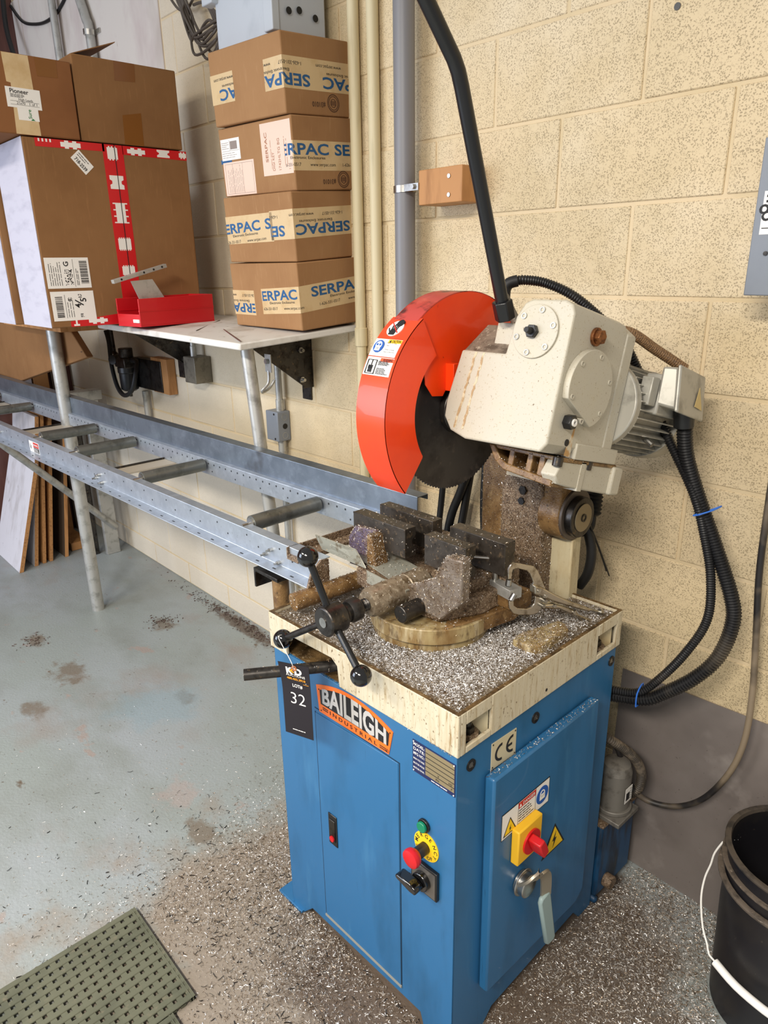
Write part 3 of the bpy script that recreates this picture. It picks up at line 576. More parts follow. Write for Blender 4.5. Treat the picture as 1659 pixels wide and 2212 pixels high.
def up(g):
    FX.text(g, 'G', -.655, 1.637, .016, .0012, None, .03, math.pi/2); FX.annulus
    FX.bars(g, -.618, 1.58, -.592, 1.655, 30, .0012, vert=True); FX.lines(g, -.724, 1.575, -.68, 1.655, 6, .0016, .0012, vert=True)
    rr = random.Random(3)
    for i in range(11):
        for j in range(20):
            if rr.random() < .35: FX.rect(g, -.672+.0025*i, 1.575+.0026*j, -.6697+.0025*i, 1.5774+.0026*j, .0012, .0002)
    FX.rect(g, -.64, 1.57, -.6392, 1.66, .0012); FX.lines(g, -.634, 1.575, -.624, 1.64, 2, .0016, .0012, vert=True)
label(FX, tc, -.732, 1.566, -.585, 1.665, up)
def lb45(g):
    FX.bars(g, -.716, 1.47, -.692, 1.54, 26, .0012, vert=True); FX.rect(g, -.684, 1.468, -.683, 1.545, .0012); FX.lines(g, -.680, 1.47, -.655, 1.545, 3, .0016, .0012, vert=True)
    FX.text(g, '4', -.632, 1.500, .020, .0012, None, .03, math.pi/2); FX.text(g, '/', -.624, 1.507, .03, .0012, None, .02, math.pi/2-.3); FX.text(g, '5', -.612, 1.520, .020, .0012, None, .03, math.pi/2)
    rr = random.Random(4)
    for (a, b_) in ((-.637, 1.475), (-.637, 1.54), (-.673, 1.53)):
        for i in range(5):
            for j in range(5):
                if rr.random() < .55: FX.rect(g, a+.0024*i, b_-.006+.0024*j, a+.0022+.0024*i, b_-.004+.0024*j, .0012, .0002)
label(FX, tc, -.729, 1.459, -.583, 1.556, lb45)
lo = Face(FX.p(-.556, 1.964), Vector((0, math.cos(-.85), math.sin(-.85))), Vector((0, -math.sin(-.85), math.cos(-.85))))
def sm_(g): lo.text(g, '718-2539', -.025, -.014, .011, .0012, .05, .03, 0); lo.lines(g, -.028, .002, .02, .016, 2, .002, .0012)
label(lo, tc, -.034, -.020, .032, .020, sm_)
c2 = obj('carton', G().box((-2.2, -.768, 1.4365), (-1.672, -.23, 1.93)), M['carddark'], bevel=.005); tag(c2, 'brown carton with white end at the left edge, left of the red taped carton', 'box', 'large cartons at left')
obj('white_end', G().box((-2.199, -.7695, 1.4375), (-1.674, -.7675, 1.929)), M['cardwhite'], c2)
# shelf extension carrying the left cartons is the side board of the shelf; two packing strips level them
obj('packing_strip', G().box((-2.6, -.50, 1.395), (-1.95, -.08, 1.4355)), M['wood'], sh)
cB_ = obj('carton', G().box((-1.70, -.547, 2.031), (-1.37, -.182, 2.284)), M['carddark'], bevel=.004); tag(cB_, 'brown carton with open top flap standing on the red taped carton', 'box', 'large cartons at left')
obj('flap', G().hexa([(-1.69, -.545, 2.281), (-1.375, -.545, 2.281), (-1.375, -.541, 2.285), (-1.69, -.541, 2.285), (-1.66, -.392, 2.336), (-1.372, -.392, 2.336), (-1.372, -.389, 2.340), (-1.66, -.389, 2.340)]), M['carddark'], cB_)
g = G(); FX.poly(g, [(-.409, 2.224), (-.336, 2.228), (-.333, 2.283), (-.405, 2.283)], .0005); obj('brown_tape', g, M['tapedark'], cB_)
g = G(); FX.poly(g, [(-.399, 2.032), (-.330, 2.032), (-.328, 2.135), (-.396, 2.122)], .0005); obj('brown_tape', g, M['tapedark'], cB_)
cA_ = obj('carton', G().box((-1.68, -.925, 2.031), (-1.366, -.552, 2.256)), mat('cardboard_reddish', '#875a37', .8, layers=[('#7b5030', (4,)*3, .45, .7)], spec=.2), bevel=.004); tag(cA_, 'brown carton with a white handwritten label at top left', 'box', 'large cartons at left')
FA = Face((-1.366, 0, 0), (0, 1, 0), (0, 0, 1))
g = G(); FA.poly(g, [(-.752, 2.032), (-.678, 2.032), (-.682, 2.254), (-.759, 2.254), (-.757, 2.175), (-.745, 2.173)], .0005); obj('tape', g, M['tape'], cA_)
g = G(); FA.poly(g, [(-.662, 2.202), (-.599, 2.204), (-.597, 2.255), (-.664, 2.254)], .0005); obj('brown_tape', g, M['tapedark'], cA_)
g = G(); FA.rect(g, -.738, 2.072, -.676, 2.108, .0008); lq = obj('label', g, M['white'], cA_); g = G(); FA.text(g, 'Sure', -.698, 2.078, .01, .0011, None, .02, math.pi/2); FA.poly(g, [(-.702, 2.073), (-.689, 2.073), (-.695, 2.079)], .0011); obj('print', g, mat('green_ink', '#2f7a45', .6), lq)
FL = Face(FA.p(-.765, 2.106), Vector((0, 1, -.01)), Vector((0, .01, 1)))
g = G(); FL.rect(g, 0, 0, .102, .056, .001); lq = obj('label', g, M['white'], cA_)
g = G(); FL.text(g, 'Pioneer', .012, .040, .012, .0014, .055, .02); FL.lines(g, .012, .028, .06, .038, 3, .0014, .0014); FL.text(g, 'High Leads', .035, .020, .007, .0014, .042); FL.text(g, '21x70', .028, .010, .007, .0014, .025); FL.text(g, '1 of 1', .066, .010, .007, .0014, .022)
for y_ in (.018, .008): FL.rect(g, .01, y_, .095, y_+.0006, .0014)
obj('print', g, M['ink'], lq)
# flattened carton hanging behind the rails
fc = obj('flattened_carton', G().hexa([(-3.30, -.46, .985), (-1.888, -.452, 1.272), (-1.888, -.42, 1.272), (-3.30, -.43, .985), (-3.30, -.458, 1.372), (-2.03, -.452, 1.372), (-2.03, -.42, 1.372), (-3.30, -.43, 1.372)]), M['carddark'], bevel=.004)
tag(fc, 'big brown flattened carton slung slantwise under the left shelf end', 'cardboard')
g = G(); Face((-1.94, -.4535, 1.283), (1, 0, .2), (0, 0, 1)).text(g, '~', 0, .0, .02, .001); obj('print', g, M['ink'], fc)

# red bin with its bracket, and loose rods
bn = thing('storage_bin', 'red plastic storage bin on the shelf in front of the red taped carton', 'bin', (-1.28, -.35, 1.432))
def binpt(a, b, z): # a 0..1 left to right, b 0..1 front to back
    l = Vector((-1.337, -.520, 0)).lerp(Vector((-1.366, -.215, 0)), b); r = Vector((-1.203, -.497, 0)).lerp(Vector((-1.246, -.185, 0)), b); p = l.lerp(r, a); p.z = z; return p
def binwall(g, a0, a1, b0, b1, z0, za, zb=None):
    zb = za if zb is None else zb
    g.hexa([binpt(a0, b0, z0), binpt(a1, b0, z0), binpt(a1, b1, z0), binpt(a0, b1, z0), binpt(a0, b0, za), binpt(a1, b0, za), binpt(a1, b1, zb), binpt(a0, b1, zb)])
g = G(); binwall(g, 0, 1, 0, 1, 1.433, 1.437); obj('base', g, M['redplastic'], bn)
for a0, a1 in ((0, .03), (.97, 1)):
    g = G(); binwall(g, a0, a1, .0, 1, 1.437, 1.527, 1.532); obj('side', g, M['redplastic'], bn, bevel=.001)
    g = G(); binwall(g, a0-.012, a1+.012, .0, 1, 1.484, 1.488); obj('rib', g, M['redplastic'], bn)
g = G(); binwall(g, .03, .97, .975, 1, 1.437, 1.532); obj('back', g, M['redplastic'], bn)
g = G(); binwall(g, .03, .97, 0, .02, 1.437, 1.475); ft = obj('front_lip', g, M['redplastic'], bn)
g = G(); binwall(g, .72, .97, -.012, 0, 1.447, 1.458); obj('card_slot', g, M['white'], ft)
mb = thing('metal_bracket', 'grey steel bar with a plate welded on, leaning in the red bin', 'bracket', (-1.28, -.42, 1.48))
d = Vector((-.02, .215, .052)).normalized()
g = G(); a = Vector((-1.262, -.556, 1.578)); n_ = Vector((1, 0, 0)); up_ = n_.cross(d)
def beam(g, a, d, L, w, h, n_, up_): g.hexa([a+d*i*L+n_*w*j+up_*h*k for k in (0, 1) for (i, j) in ((0, 0), (0, 1), (1, 1), (1, 0))][:4]+[a+d*i*L+n_*w*j+up_*h*k for k in (1,) for (i, j) in ((0, 0), (0, 1), (1, 1), (1, 0))])
beam(g, a, d, .215, .022, .013, n_, up_); br = obj('bar', g, M['alu'], mb, bevel=.001)
for t_ in (.03, .12, .16, .195): p = a+d*t_*1+n_*.0225+up_*.007; obj('hole', G().cyl(p, p+n_*.0008, .0035, n=10), M['rubber'], br)
obj('plate', G().hexa([(-1.262, -.49, 1.585), (-1.258, -.49, 1.585), (-1.258, -.41, 1.59), (-1.262, -.41, 1.59), (-1.262, -.455, 1.495), (-1.258, -.455, 1.495), (-1.258, -.365, 1.515), (-1.262, -.365, 1.515)]), M['alu'], mb)
tag(obj('metal_rod', G().cyl((-.968, -.31, 1.4235), (-.66, -.435, 1.414), .0026, n=8), M['steel']), 'pale thin rod lying in front of the bottom printed carton', 'rod')
tag(obj('metal_rod', G().cyl((-1.02, -.385, 1.4225), (-1.235, -.17, 1.4345), .0022, n=8), M['darksteel']), 'dark thin rod on the shelf between red bin and printed cartons', 'rod')

# ================================================================ things at the far left end of the floor
def leaning(name, x0, x1, y0, y1, h, th, m, label, edge=None, group='boards leaning at the far left end'):
    t = thing(name, label, 'board', ((x0+x1)/2, y0, 0), group)
    obj('face', G().hexa([(x0, y0, .001), (x1, y0, .001), (x1, y0+th, .001), (x0, y0+th, .001), (x0, y1, h), (x1, y1, h), (x1, y1+th, h), (x0, y1+th, h)]), m, t, bevel=.001)
    obj('edge_strip', G().hexa([(x1, y0, .001), (x1+.002, y0, .001), (x1+.002, y0+th, .001), (x1, y0+th, .001), (x1, y1, h), (x1+.002, y1, h), (x1+.002, y1+th, h), (x1, y1+th, h)]), edge or M['woodedge'], t)
wb_ = mat('white_faced_board', '#cfcdd3', .55, layers=[('#b4b0b2', (9, 9, 3), .5, .7), ('#8a8580', (30, 30, 12), .66, .74)])
leaning('board', -3.36, -2.905, -.640, -.458, .60, .022, wb_, 'white faced board with brown edge leaning nearest the camera at far left')
leaning('board', -3.35, -2.945, -.545, -.40, .86, .020, wb_, 'white faced board standing behind the front leaning board')
leaning('board', -3.30, -2.955, -.495, -.36, .92, .018, M['wood'], 'brown wooden board third in the leaning row')
leaning('board', -3.28, -2.96, -.455, -.31, .95, .018, M['woodedge'], 'raw particle board fourth in the leaning row')
leaning('board', -3.30, -2.965, -.365, -.24, .90, .02, mat('dark_board', '#54463a', .6), 'dark board leaning last in the row, near the metal frame', M['wood'])
tag(obj('plank', G().box((-3.40, -.30, .001), (-3.03, -.19, .05)), M['wood'], bevel=.002), 'short wooden plank lying on the floor behind the leaning boards', 'plank')
tag(obj('panel_sheet', G().hexa([(-3.43, -1.0, .001), (-3.41, -1.0, .001), (-3.41, -.36, .001), (-3.43, -.36, .001), (-3.448, -1.0, 1.1), (-3.43, -1.0, 1.1), (-3.43, -.36, 1.1), (-3.448, -.36, 1.1)]), endm), 'dark red panel leaning on the end wall at the left edge', 'panel')
tag(obj('panel_sheet', G().box((-3.446, -.345, .001), (-3.425, -.245, 1.15)), M['cardwhite']), 'narrow white strip of board standing against the end wall', 'panel')
for y0, lab in ((-.235, 'left'), (-.13, 'right')):
    tag(obj('plank', G().box((-3.446, y0, .001), (-3.41, y0+.085, 1.45)), M['wood'] if y0 < -.2 else mat('dark_board', '#54463a', .6), bevel=.002), 'tall upright plank in the wall corner, the '+('lighter one' if y0 < -.2 else 'darker one'), 'plank', 'planks upright in the corner')
fm = thing('work_stand', 'grey metal work stand standing by the wall behind the rails', 'stand', (-2.83, -.17, 0))
obj('post', G().box((-2.845, -.165, 0), (-2.815, -.085, .93)), M['alu'], fm, bevel=.003)
obj('post', G().box((-2.90, -.235, 0), (-2.87, -.19, .93)), M['darksteel'], fm, bevel=.003)
obj('top_rail', G().box((-2.90, -.34, .93), (-2.815, -.06, .985)), M['alu'], fm, bevel=.003)
obj('brace', G().cyl((-2.80, -.10, .168), (-2.50, -.72, .860), .019, n=14), M['alu'], fm)
# ================================================================ roller conveyor
cv_ = thing('roller_conveyor', 'galvanised roller conveyor running from the saw to the far left wall', 'conveyor', (-1.6, -.6, 0))
MC = Matrix.Translation((0, -.69, 0)) @ Matrix.Rotation(math.atan(.033), 4, 'Z')
def GC(): g = G(); g.M = MC; return g
X0, X1 = -3.40, .03
fr_ = obj('front_rail', GC().prism([(0, .924), (0, .985), (.030, .985), (.030, .982), (.003, .982), (.003, .921), (-.036, .921), (-.036, .924)], (X0, 0, 0), (0, 1, 0), (0, 0, 1), (X1-X0, 0, 0)), M['galv'], cv_, bevel=.0012)
bk_ = obj('back_rail', GC().prism([(.268, .950), (.268, 1.004), (.286, 1.006), (.286, 1.003), (.271, 1.001), (.271, .950)], (X0, 0, 0), (0, 1, 0), (0, 0, 1), (-.06-X0, 0, 0)), M['galv'], cv_, bevel=.0012)
obj('fence', GC().prism([(.286, 1.004), (.286, 1.077), (.326, 1.077), (.326, 1.062), (.323, 1.062), (.323, 1.074), (.289, 1.074), (.289, 1.004)], (X0, 0, 0), (0, 1, 0), (0, 0, 1), (.068-X0, 0, 0)), mat('galvanised_fence', '#8e98a4', .4, .85, layers=[('#7d8792', (12,)*3, .42, .68), ('#9fa9b6', (20, 6, 20), .52, .74), ('#4f4640', (5, 5, 5), .60, .75)]), cv_, bevel=.0012)
FW = Face(MC @ Vector((0, 0, 0)), MC.to_3x3() @ Vector((1, 0, 0)), (0, 0, 1)); FB = Face(MC @ Vector((0, .268, 0)), MC.to_3x3() @ Vector((1, 0, 0)), (0, 0, 1))
g = G(); x = -2.6
while x < -.1: FB.disc(g, x, .990, .0032, .0006, 8); x += .0355
x = -2.6
while x < -.1: FB.disc(g, x+.02, .965, .0028, .0006, 8); x += .142
x = -2.4
while x < 0: FW.disc(g, x, .968, .0026, .0006, 8); FW.disc(g, x+.05, .948, .0026, .0006, 8); x += .142
FT = Face(MC @ Vector((0, -.036, .924)), MC.to_3x3() @ Vector((1, 0, 0)), (0, 1, 0)); x = -2.9
while x < 0: FT.rect(g, x, .012, x+.012, .0155, .0006); x += .071
obj('perforations', g, mat('hole_dark', '#2a2c30', .7), cv_, kind='stuff')
def roller(x):
    t = obj('roller', GC().tube([(x, .033, .984), (x, .258, .984)], .0215, 20), mat('roller_steel', '#7d7e79', .42, .75, layers=[('#5f5f59', (18,)*3, .48, .68), ('#8d8a80', (40,)*3, .58, .72)]), cv_, smooth=40)
    obj('bearing', GC().cyl((x, .029, .984), (x, .0335, .984), .016, n=18).cyl((x, .004, .984), (x, .268, .984), .005, n=8), M['steel'], t)
    return t
for x in (-.295, -.915, -1.432, -1.795, -2.56, -3.05): roller(x)
for x in (-1.165, -2.10, -2.95):
    c_ = obj('crossmember', GC().prism([(-.045, .950), (.038, .950), (.038, .945), (.035, .945), (.035, .947), (-.045, .947)], (x, .004, 0), (1, 0, 0), (0, 0, 1), (0, .262, 0)), mat('beige_crossmember', '#b8ad9b', .5, .15), cv_)
    obj('dark_edge', GC().box((x-.049, .004, .945), (x-.045, .266, .957)), M['darksteel'], c_)
for (x, z) in ((-.16, .958), (-.185, .940), (-.13, .932), (-1.165, .955), (-1.195, .938), (-1.15, .930), (-2.2, .95)):
    obj('bolt', GC().cyl((x, -.010, z), (x, 0, z), .0055, n=6).cyl((x, -.018, z), (x, -.01, z), .0032, n=8), M['steel'], fr_)
g = G(); FW.rect(g, -1.845, .925, -1.74, .970, .0007); lw = obj('warning_label', g, M['white'], fr_)
g = G(); FW.rect(g, -1.80, .948, -1.742, .968, .001); obj('red_band', g, M['inkred'], lw)
g = G(); FW.rect(g, -1.80, .927, -1.742, .947, .001); FW.text(g, 'k', -1.835, .938, .02, .001, None, .03); obj('black_band', g, M['ink'], lw)
g = G(); FW.text(g, 'WARNING', -1.797, .954, .008, .0014, .05, .02); FW.lines(g, -1.797, .929, -1.745, .945, 4, .0014, .0014); obj('print', g, M['white'], lw)
obj('end_plate', GC().prism([(-.046, .918), (.0, .90), (.022, .93), (.022, .982), (0, .985), (-.03, .96)], (.028, 0, 0), (0, 1, 0), (0, 0, 1), (.006, 0, 0)), M['grime'], fr_)
obj('support_leg', GC().box((-.10, .235, 0), (-.065, .268, .95)), M['galv'], cv_)
bp = obj('end_post', G().cyl((-.125, -.70, .78), (-.125, -.70, .905), .021, n=20), M['rusty'], cv_)
obj('end_bracket', G().box((-.19, -.735, .903), (-.085, -.60, .9125)).box((-.19, -.735, .860), (-.183, -.60, .903)), M['darksteel'], cv_, bevel=.001)
obj('tie_bar', G().box((-.09, -.70, .955), (-.045, -.40, .968)).box((-.09, -.70, .968), (-.086, -.40, .985)), M['grime'], cv_, bevel=.001)

# ================================================================ the cold saw
SX, SY = .2565, -.5125
saw = thing('cold_saw', 'blue and cream cold saw with an orange blade guard, standing by the wall', 'cold saw', (SX, SY, 0))
YAW = .0225
def cab(name, g, m, parent=None, **k):   # geometry given in the cabinet's own axes
    o = obj(name, g, m, parent or saw, loc=(0, 0, 0), **k)
    if parent is None: o.rotation_euler = (0, 0, YAW)
    return o
g = G()
g.prism([(-.2825, 0), (-.235, 0), (-.195, .045), (.19, .052), (.205, 0), (.2825, 0), (.2825, .785), (-.2825, .785)], (0, -.28, 0), (1, 0, 0), (0, 0, 1), (0, .004, 0))
g.prism([(-.2825, 0), (-.235, 0), (-.195, .045), (.19, .052), (.205, 0), (.2825, 0), (.2825, .785), (-.2825, .785)], (0, .276, 0), (1, 0, 0), (0, 0, 1), (0, .004, 0))
for x in (.2785, -.2825): g.prism([(-.28, 0), (-.172, 0), (-.142, .028), (.195, .038), (.225, 0), (.28, 0), (.28, .785), (-.28, .785)], (x, 0, 0), (0, 1, 0), (0, 0, 1), (.004, 0, 0))
g.box((-.28, -.278, .779), (.28, .278, .785)); g.box((-.28, -.278, .05), (.28, .278, .054))
cabinet = cab('cabinet', g, M['blue'], bevel=.0025)
cab('cabinet_top', G().box((-.276, -.274, .785), (.265, .26, .7858)), M['pan'], cabinet)
for sx in (-1, 1):
    for sy in (-1, 1): cab('foot_plate', G().box((sx*.235, sy*.23, .0005), (sx*.335, sy*.288, .009)) if sx < 0 else G().box((.225, sy*.23, .0005), (.28, sy*.276, .009)), M['blue'], cabinet, bevel=.001)
# front door
d1 = cab('front_door', G().prism([(-.134, .080), (.132, .080), (.130, .686), (-.134, .676)], (0, -.2818, 0), (1, 0, 0), (0, 0, 1), (0, .0025, 0)), M['blue'], cabinet, bevel=.0012)
cab('bottom_strip', G().box((-.136, -.2835, .074), (.134, -.2795, .0795)), mat('worn_blue_edge', '#8d8c84', .5), cabinet)
cab('door_gap', G().box((.1322, -.2806, .078), (.1345, -.2802, .688)).box((-.1365, -.2806, .078), (-.1342, -.2802, .678)).box((-.1365, -.2806, .6865), (.1345, -.2802, .6885)), mat('gap_dark', '#0b2136', .7), cabinet)
FF = Face((0, -.2818, 0), (1, 0, 0), (0, 0, 1))
lt = cab('latch', G().box((-.103, -.2845, .331), (-.073, -.2815, .419)), M['blackpaint'], cabinet, bevel=.0015)
cab('latch_paddle', G().box((-.098, -.2865, .345), (-.078, -.284, .405)), M['darksteel'], lt, bevel=.001)
cab('lock_button', G().cyl((-.088, -.2895, .352), (-.088, -.286, .352), .0075, n=16), M['redplastic'], lt)
# maker's plate
FF = Face((0, -.280, 0), (1, 0, 0), (0, 0, 1))
def arch(x0, x1, zt, h, n=14): return [(x1+(x0-x1)*i/n, zt+h*(1-(2*i/n-1)**2)) for i in range(n+1)]
g = G(); FF.poly(g, [(-.118, .686), (.104, .693)]+arch(-.125, .117, .752, .026), .0016); pla = cab('maker_plate', g, M['orange'], cabinet)
g = G(); FF.poly(g, [(-.111, .709), (.103, .713)]+arch(-.113, .107, .744, .026), .0022); cab('plate_field', g, M['ink'], pla)
g = G(); FF.text(g, 'BAILEIGH', -.104, .7155, .034, .0028, .203, .045, warp=lambda x, y, w: y*(1+.62*(1-(2*x/w-1)**2))); cab('plate_lettering', g, mat('plate_silver', '#b7b5b2', .4), pla)
g = G(); FF.text(g, 'I N D U S T R I A L', -.080, .696, .009, .0022, .15, .02)
for a in (-.105, .078):
    for z in (.697, .7015): FF.rect(g, a, z, a+.018, z+.0018, .0022)
FF.annulus(g, .100, .7, .0042, .0035, .0022, 14); FF.text(g, 'R', .0985, .698, .0042, .0022)
for a, z in ((-.116, .744), (.109, .747), (-.111, .692), (.098, .698)): FF.disc(g, a, z, .0018, .0022, 8)
cab('plate_print', g, M['ink'], pla)
# model plate
g = G(); FF.rect(g, .171, .694, .279, .766, .0014); mp_ = cab('model_plate', g, mat('plate_navy', '#1c2450', .4), cabinet)
g = G(); FF.rect(g, .205, .703, .277, .764, .0018); cab('plate_field', g, mat('plate_tan', '#a39372', .35, .5), mp_)
g = G()
for k in range(1, 6): FF.rect(g, .205, .703+.0102*k-.0006, .277, .703+.0102*k+.0006, .0022)
FF.text(g, 'V', .236, .715, .005, .0022); FF.text(g, 'HZ', .264, .715, .005, .0022); FF.text(g, 'PH', .232, .705, .005, .0022); FF.text(g, 'P', .27, .705, .005, .0022); cab('plate_print', g, M['ink'], mp_)
g = G()
for k, tx in enumerate(('MODEL:', 'DATE:', 'MFG NO.:', 'MAIN VOLTAGE:', 'MOTOR POLE:', 'MOTOR R.P.M.:')): FF.text(g, tx, .1735, .7555-.0106*k, .0062 if k < 3 else .004, .0018, .029, .015)
FF.lines(g, .22, .696, .262, .7, 1, .0018, .0018, rag=.05)
for a, z in ((.174, .763), (.276, .763), (.174, .697), (.276, .697)): FF.disc(g, a, z, .0015, .0022, 8)
cab('plate_lettering', g, M['white'], mp_)
# front controls
def fcy(u, z, y0, y1, r, n=24, r1=None): return G().cyl((u, -.28-y0, z), (u, -.28-y1, z), r, r1, n)
bt = cab('start_button', fcy(.203, .581, 0, .006, .0145), M['darksteel'], cabinet, bevel=.001)
cab('button_cap', fcy(.203, .581, .006, .013, .0115), mat('green_plastic', '#0c7c58', .35), bt, bevel=.0015)
g = G(); FF.disc(g, .208, .531, .0325, .0022, 40); es = cab('emergency_disc', g, M['yellow'], cabinet)
g = G()
def ringtext(g, f, txt, cx, cz, r, a0, a1, h, hh, out=True):
    for i, c in enumerate(txt):
        a = math.radians(a0+(a1-a0)*i/(len(txt)-1)); rt = a-math.pi/2 if out else a+math.pi/2
        f.text(g, c, cx+r*math.cos(a)-(h*.35)*math.cos(rt), cz+r*math.sin(a)-(h*.35)*math.sin(rt), h, hh, None, .02, rt)
ringtext(g, FF, 'EMERGENCY', .208, .531, .0215, 205, -25, .0085, .0027); ringtext(g, FF, 'STOP', .208, .531, .029, 235, 305, .0075, .0027, False); cab('disc_print', g, M['ink'], es)
cab('stop_collar', fcy(.206, .528, .002, .030, .0125), M['darksteel'], es); cab('stop_head', G().lathe([(.011, 0), (.019, .008), (.0205, .016), (.019, .021), (.014, .0235), (0, .024)], (.206, -.306, .528), (0, -1, 0)), M['redplastic'], es)
sp = cab('switch_plate', G().box((.172, -.289, .416), (.243, -.280, .487)), M['blackpaint'], cabinet, bevel=.002)
cab('plate_face', G().box((.176, -.2898, .420), (.239, -.2888, .483)), mat('brushed_plate', '#77726c', .35, .6), sp)
cab('knob_base', fcy(.207, .452, .009, .022, .021), M['blackgloss'], sp, bevel=.002)
cab('selector_knob', G().prism([(-.004, -.010), (.010, -.008), (.014, .0), (.010, .007), (-.004, .010), (-.040, .006), (-.046, .0), (-.042, -.006)], (.207, -.302, .452), (1, 0, -.1), (0, 0, 1), (0, -.024, 0)), M['blackgloss'], sp, bevel=.003)
# right side: door, stickers, isolator, handle
FR_ = Face((.2825, 0, 0), (0, 1, 0), (0, 0, 1)); FD = Face((.3075, 0, 0), (0, 1, 0), (0, 0, 1))
dr = cab('side_door', G().prism([(-.197, .142), (.155, .124), (.186, .15), (.178, .700), (-.200, .700)], (.2835, 0, 0), (0, 1, 0), (0, 0, 1), (.024, 0, 0)), M['blue'], cabinet, bevel=.005)
g = G(); FD.poly(g, [(-.172, .536), (-.008, .537), (-.008, .598), (-.172, .600)], .0008); sk = cab('danger_sticker', g, M['white'], dr)
g = G(); FD.rect(g, -.117, .583, -.058, .597, .0012); cab('red_band', g, M['inkred'], sk)
g = G(); FD.text(g, 'DANGER', -.103, .5865, .0075, .0016, .042, .02); FD.poly(g, [(-.114, .586), (-.107, .586), (-.1105, .593)], .0016); cab('band_lettering', g, M['white'], sk)
g = G(); FD.lines(g, -.115, .541, -.062, .580, 6, .002, .0012)
for a0, b0, a1, b1 in ((-.172, .536, -.008, .537), (-.172, .5985, -.008, .6)): FD.rect(g, a0, b0, a1, b1, .0010)
for a in (-.172, -.118, -.058, -.009): FD.rect(g, a, .536, a+.001, .6, .001)
def bolt_sign(f, g, cx, cz, s, h): f.poly(g, [(cx+.10*s, cz+.42*s), (cx-.16*s, cz-.02*s), (cx-.02*s, cz-.04*s), (cx-.10*s, cz-.40*s), (cx+.16*s, cz+.06*s), (cx+.02*s, cz+.08*s)], h)
FD.poly(g, [(-.166, .541), (-.122, .541), (-.144, .581)], .0012); bolt_sign(FD, g, -.144, .553, .02, .002); cab('print', g, M['ink'], sk)
g = G(); FD.poly(g, [(-.161, .544), (-.127, .544), (-.144, .576)], .0016); cab('yellow_triangle', g, M['yellow'], sk)
g = G(); FD.disc(g, -.033, .568, .0215, .0012); cab('blue_disc', g, M['signblue'], sk)
g = G(); FD.rect(g, -.042, .557, -.024, .571, .0016); FD.annulus(g, -.033, .572, .0085, .006, .0016); cab('padlock_mark', g, M['white'], sk)
g = G(); FD.poly(g, [(.0285, .452), (.072, .378), (-.018, .378)], .0008); tr = cab('voltage_sign', g, M['ink'], dr)
g = G(); FD.poly(g, [(.0285, .444), (.0645, .382), (-.0095, .382)], .0012); cab('yellow_triangle', g, M['yellow'], tr)
g = G(); bolt_sign(FD, g, .0285, .408, .052, .0016); cab('bolt_mark', g, M['ink'], tr)
iso = cab('isolator_switch', G().box((.3078, -.137, .460), (.327, -.055, .546)), mat('dusty_yellow', '#e6b326', .45), dr, bevel=.003)
cab('switch_base', G().cyl((.327, -.094, .500), (.331, -.094, .500), .028, n=28), M['redplastic'], iso)
cab('switch_knob', G().prism([(-.009, -.024), (.009, -.024), (.011, 0), (.009, .024), (-.009, .024), (-.011, 0)], (.331, -.094, .500), (0, .9, .43), (0, -.43, .9), (.030, 0, 0)), M['redplastic'], iso, bevel=.003)
hb_ = cab('handle_boss', G().cyl((.3078, -.098, .385), (.334, -.098, .385), .026, n=28).cyl((.315, -.098, .385), (.319, -.098, .385), .031, n=28), M['steel'], dr, bevel=.002)
g = G(); pth = [(.325, -.112, .398), (.343, -.112, .418), (.352, -.098, .428), (.354, -.078, .420), (.352, -.066, .395), (.350, -.060, .345)]
P_ = smooth_pts(pth, 5); vs = []; fs = []
for i, p in enumerate(P_):
    dd = (P_[min(i+1, len(P_)-1)]-P_[max(i-1, 0)]).normalized(); wdt = Vector((0, .3, 0)) if False else Vector((0, 1, .25)).cross(dd).normalized(); wd = Vector((.25, .9, .0)).normalized()
    s2 = dd.cross(wd).normalized(); w2 = s2.cross(dd).normalized()
    vs += [p-w2*.013-s2*.003, p+w2*.013-s2*.003, p+w2*.013+s2*.003, p-w2*.013+s2*.003]
for i in range(len(P_)-1):
    for k in range(4): fs.append((4*i+k, 4*i+(k+1) % 4, 4*i+4+(k+1) % 4, 4*i+4+k))
fs += [(3, 2, 1, 0), tuple(4*(len(P_)-1)+k for k in range(4))]
g.add(vs, fs); hd = cab('handle_strap', g, mat('dull_handle', '#a59c8c', .4, .7), dr, bevel=.001)
cab('handle_grip', G().prism([(-.080, .352), (-.052, .356), (-.047, .345), (-.014, .198), (-.020, .190), (-.040, .190), (-.048, .198), (-.084, .340)], (.345, 0, 0), (0, 1, 0), (0, 0, 1), (.011, 0, 0)), mat('grey_grip', '#8fa3a3', .5), hd, bevel=.004)
g = G(); FR_.poly(g, [(-.181, .700), (-.103, .697), (-.103, .757), (-.181, .760)], .0012); ce = cab('ce_plate', g, mat('plate_cream', '#c9bd9c', .45), cabinet)
def arcband(f, g, cx, cz, r, r2, a0, a1, h, n=18):
    A = [math.radians(a0+(a1-a0)*i/n) for i in range(n+1)]
    f.poly(g, [(cx+r*math.cos(a), cz+r*math.sin(a)) for a in A]+[(cx+r2*math.cos(a), cz+r2*math.sin(a)) for a in A[::-1]], h)
g = G(); arcband(FR_, g, -.151, .728, .0195, .014, 82, 278, .0018); arcband(FR_, g, -.116, .729, .0195, .014, 82, 278, .0018); FR_.rect(g, -.132, .7265, -.1165, .7315, .0018)
for a, z in ((-.177, .756), (-.107, .753), (-.177, .704), (-.107, .701)): FR_.disc(g, a, z, .0018, .0018, 8)
cab('ce_lettering', g, M['ink'], ce)
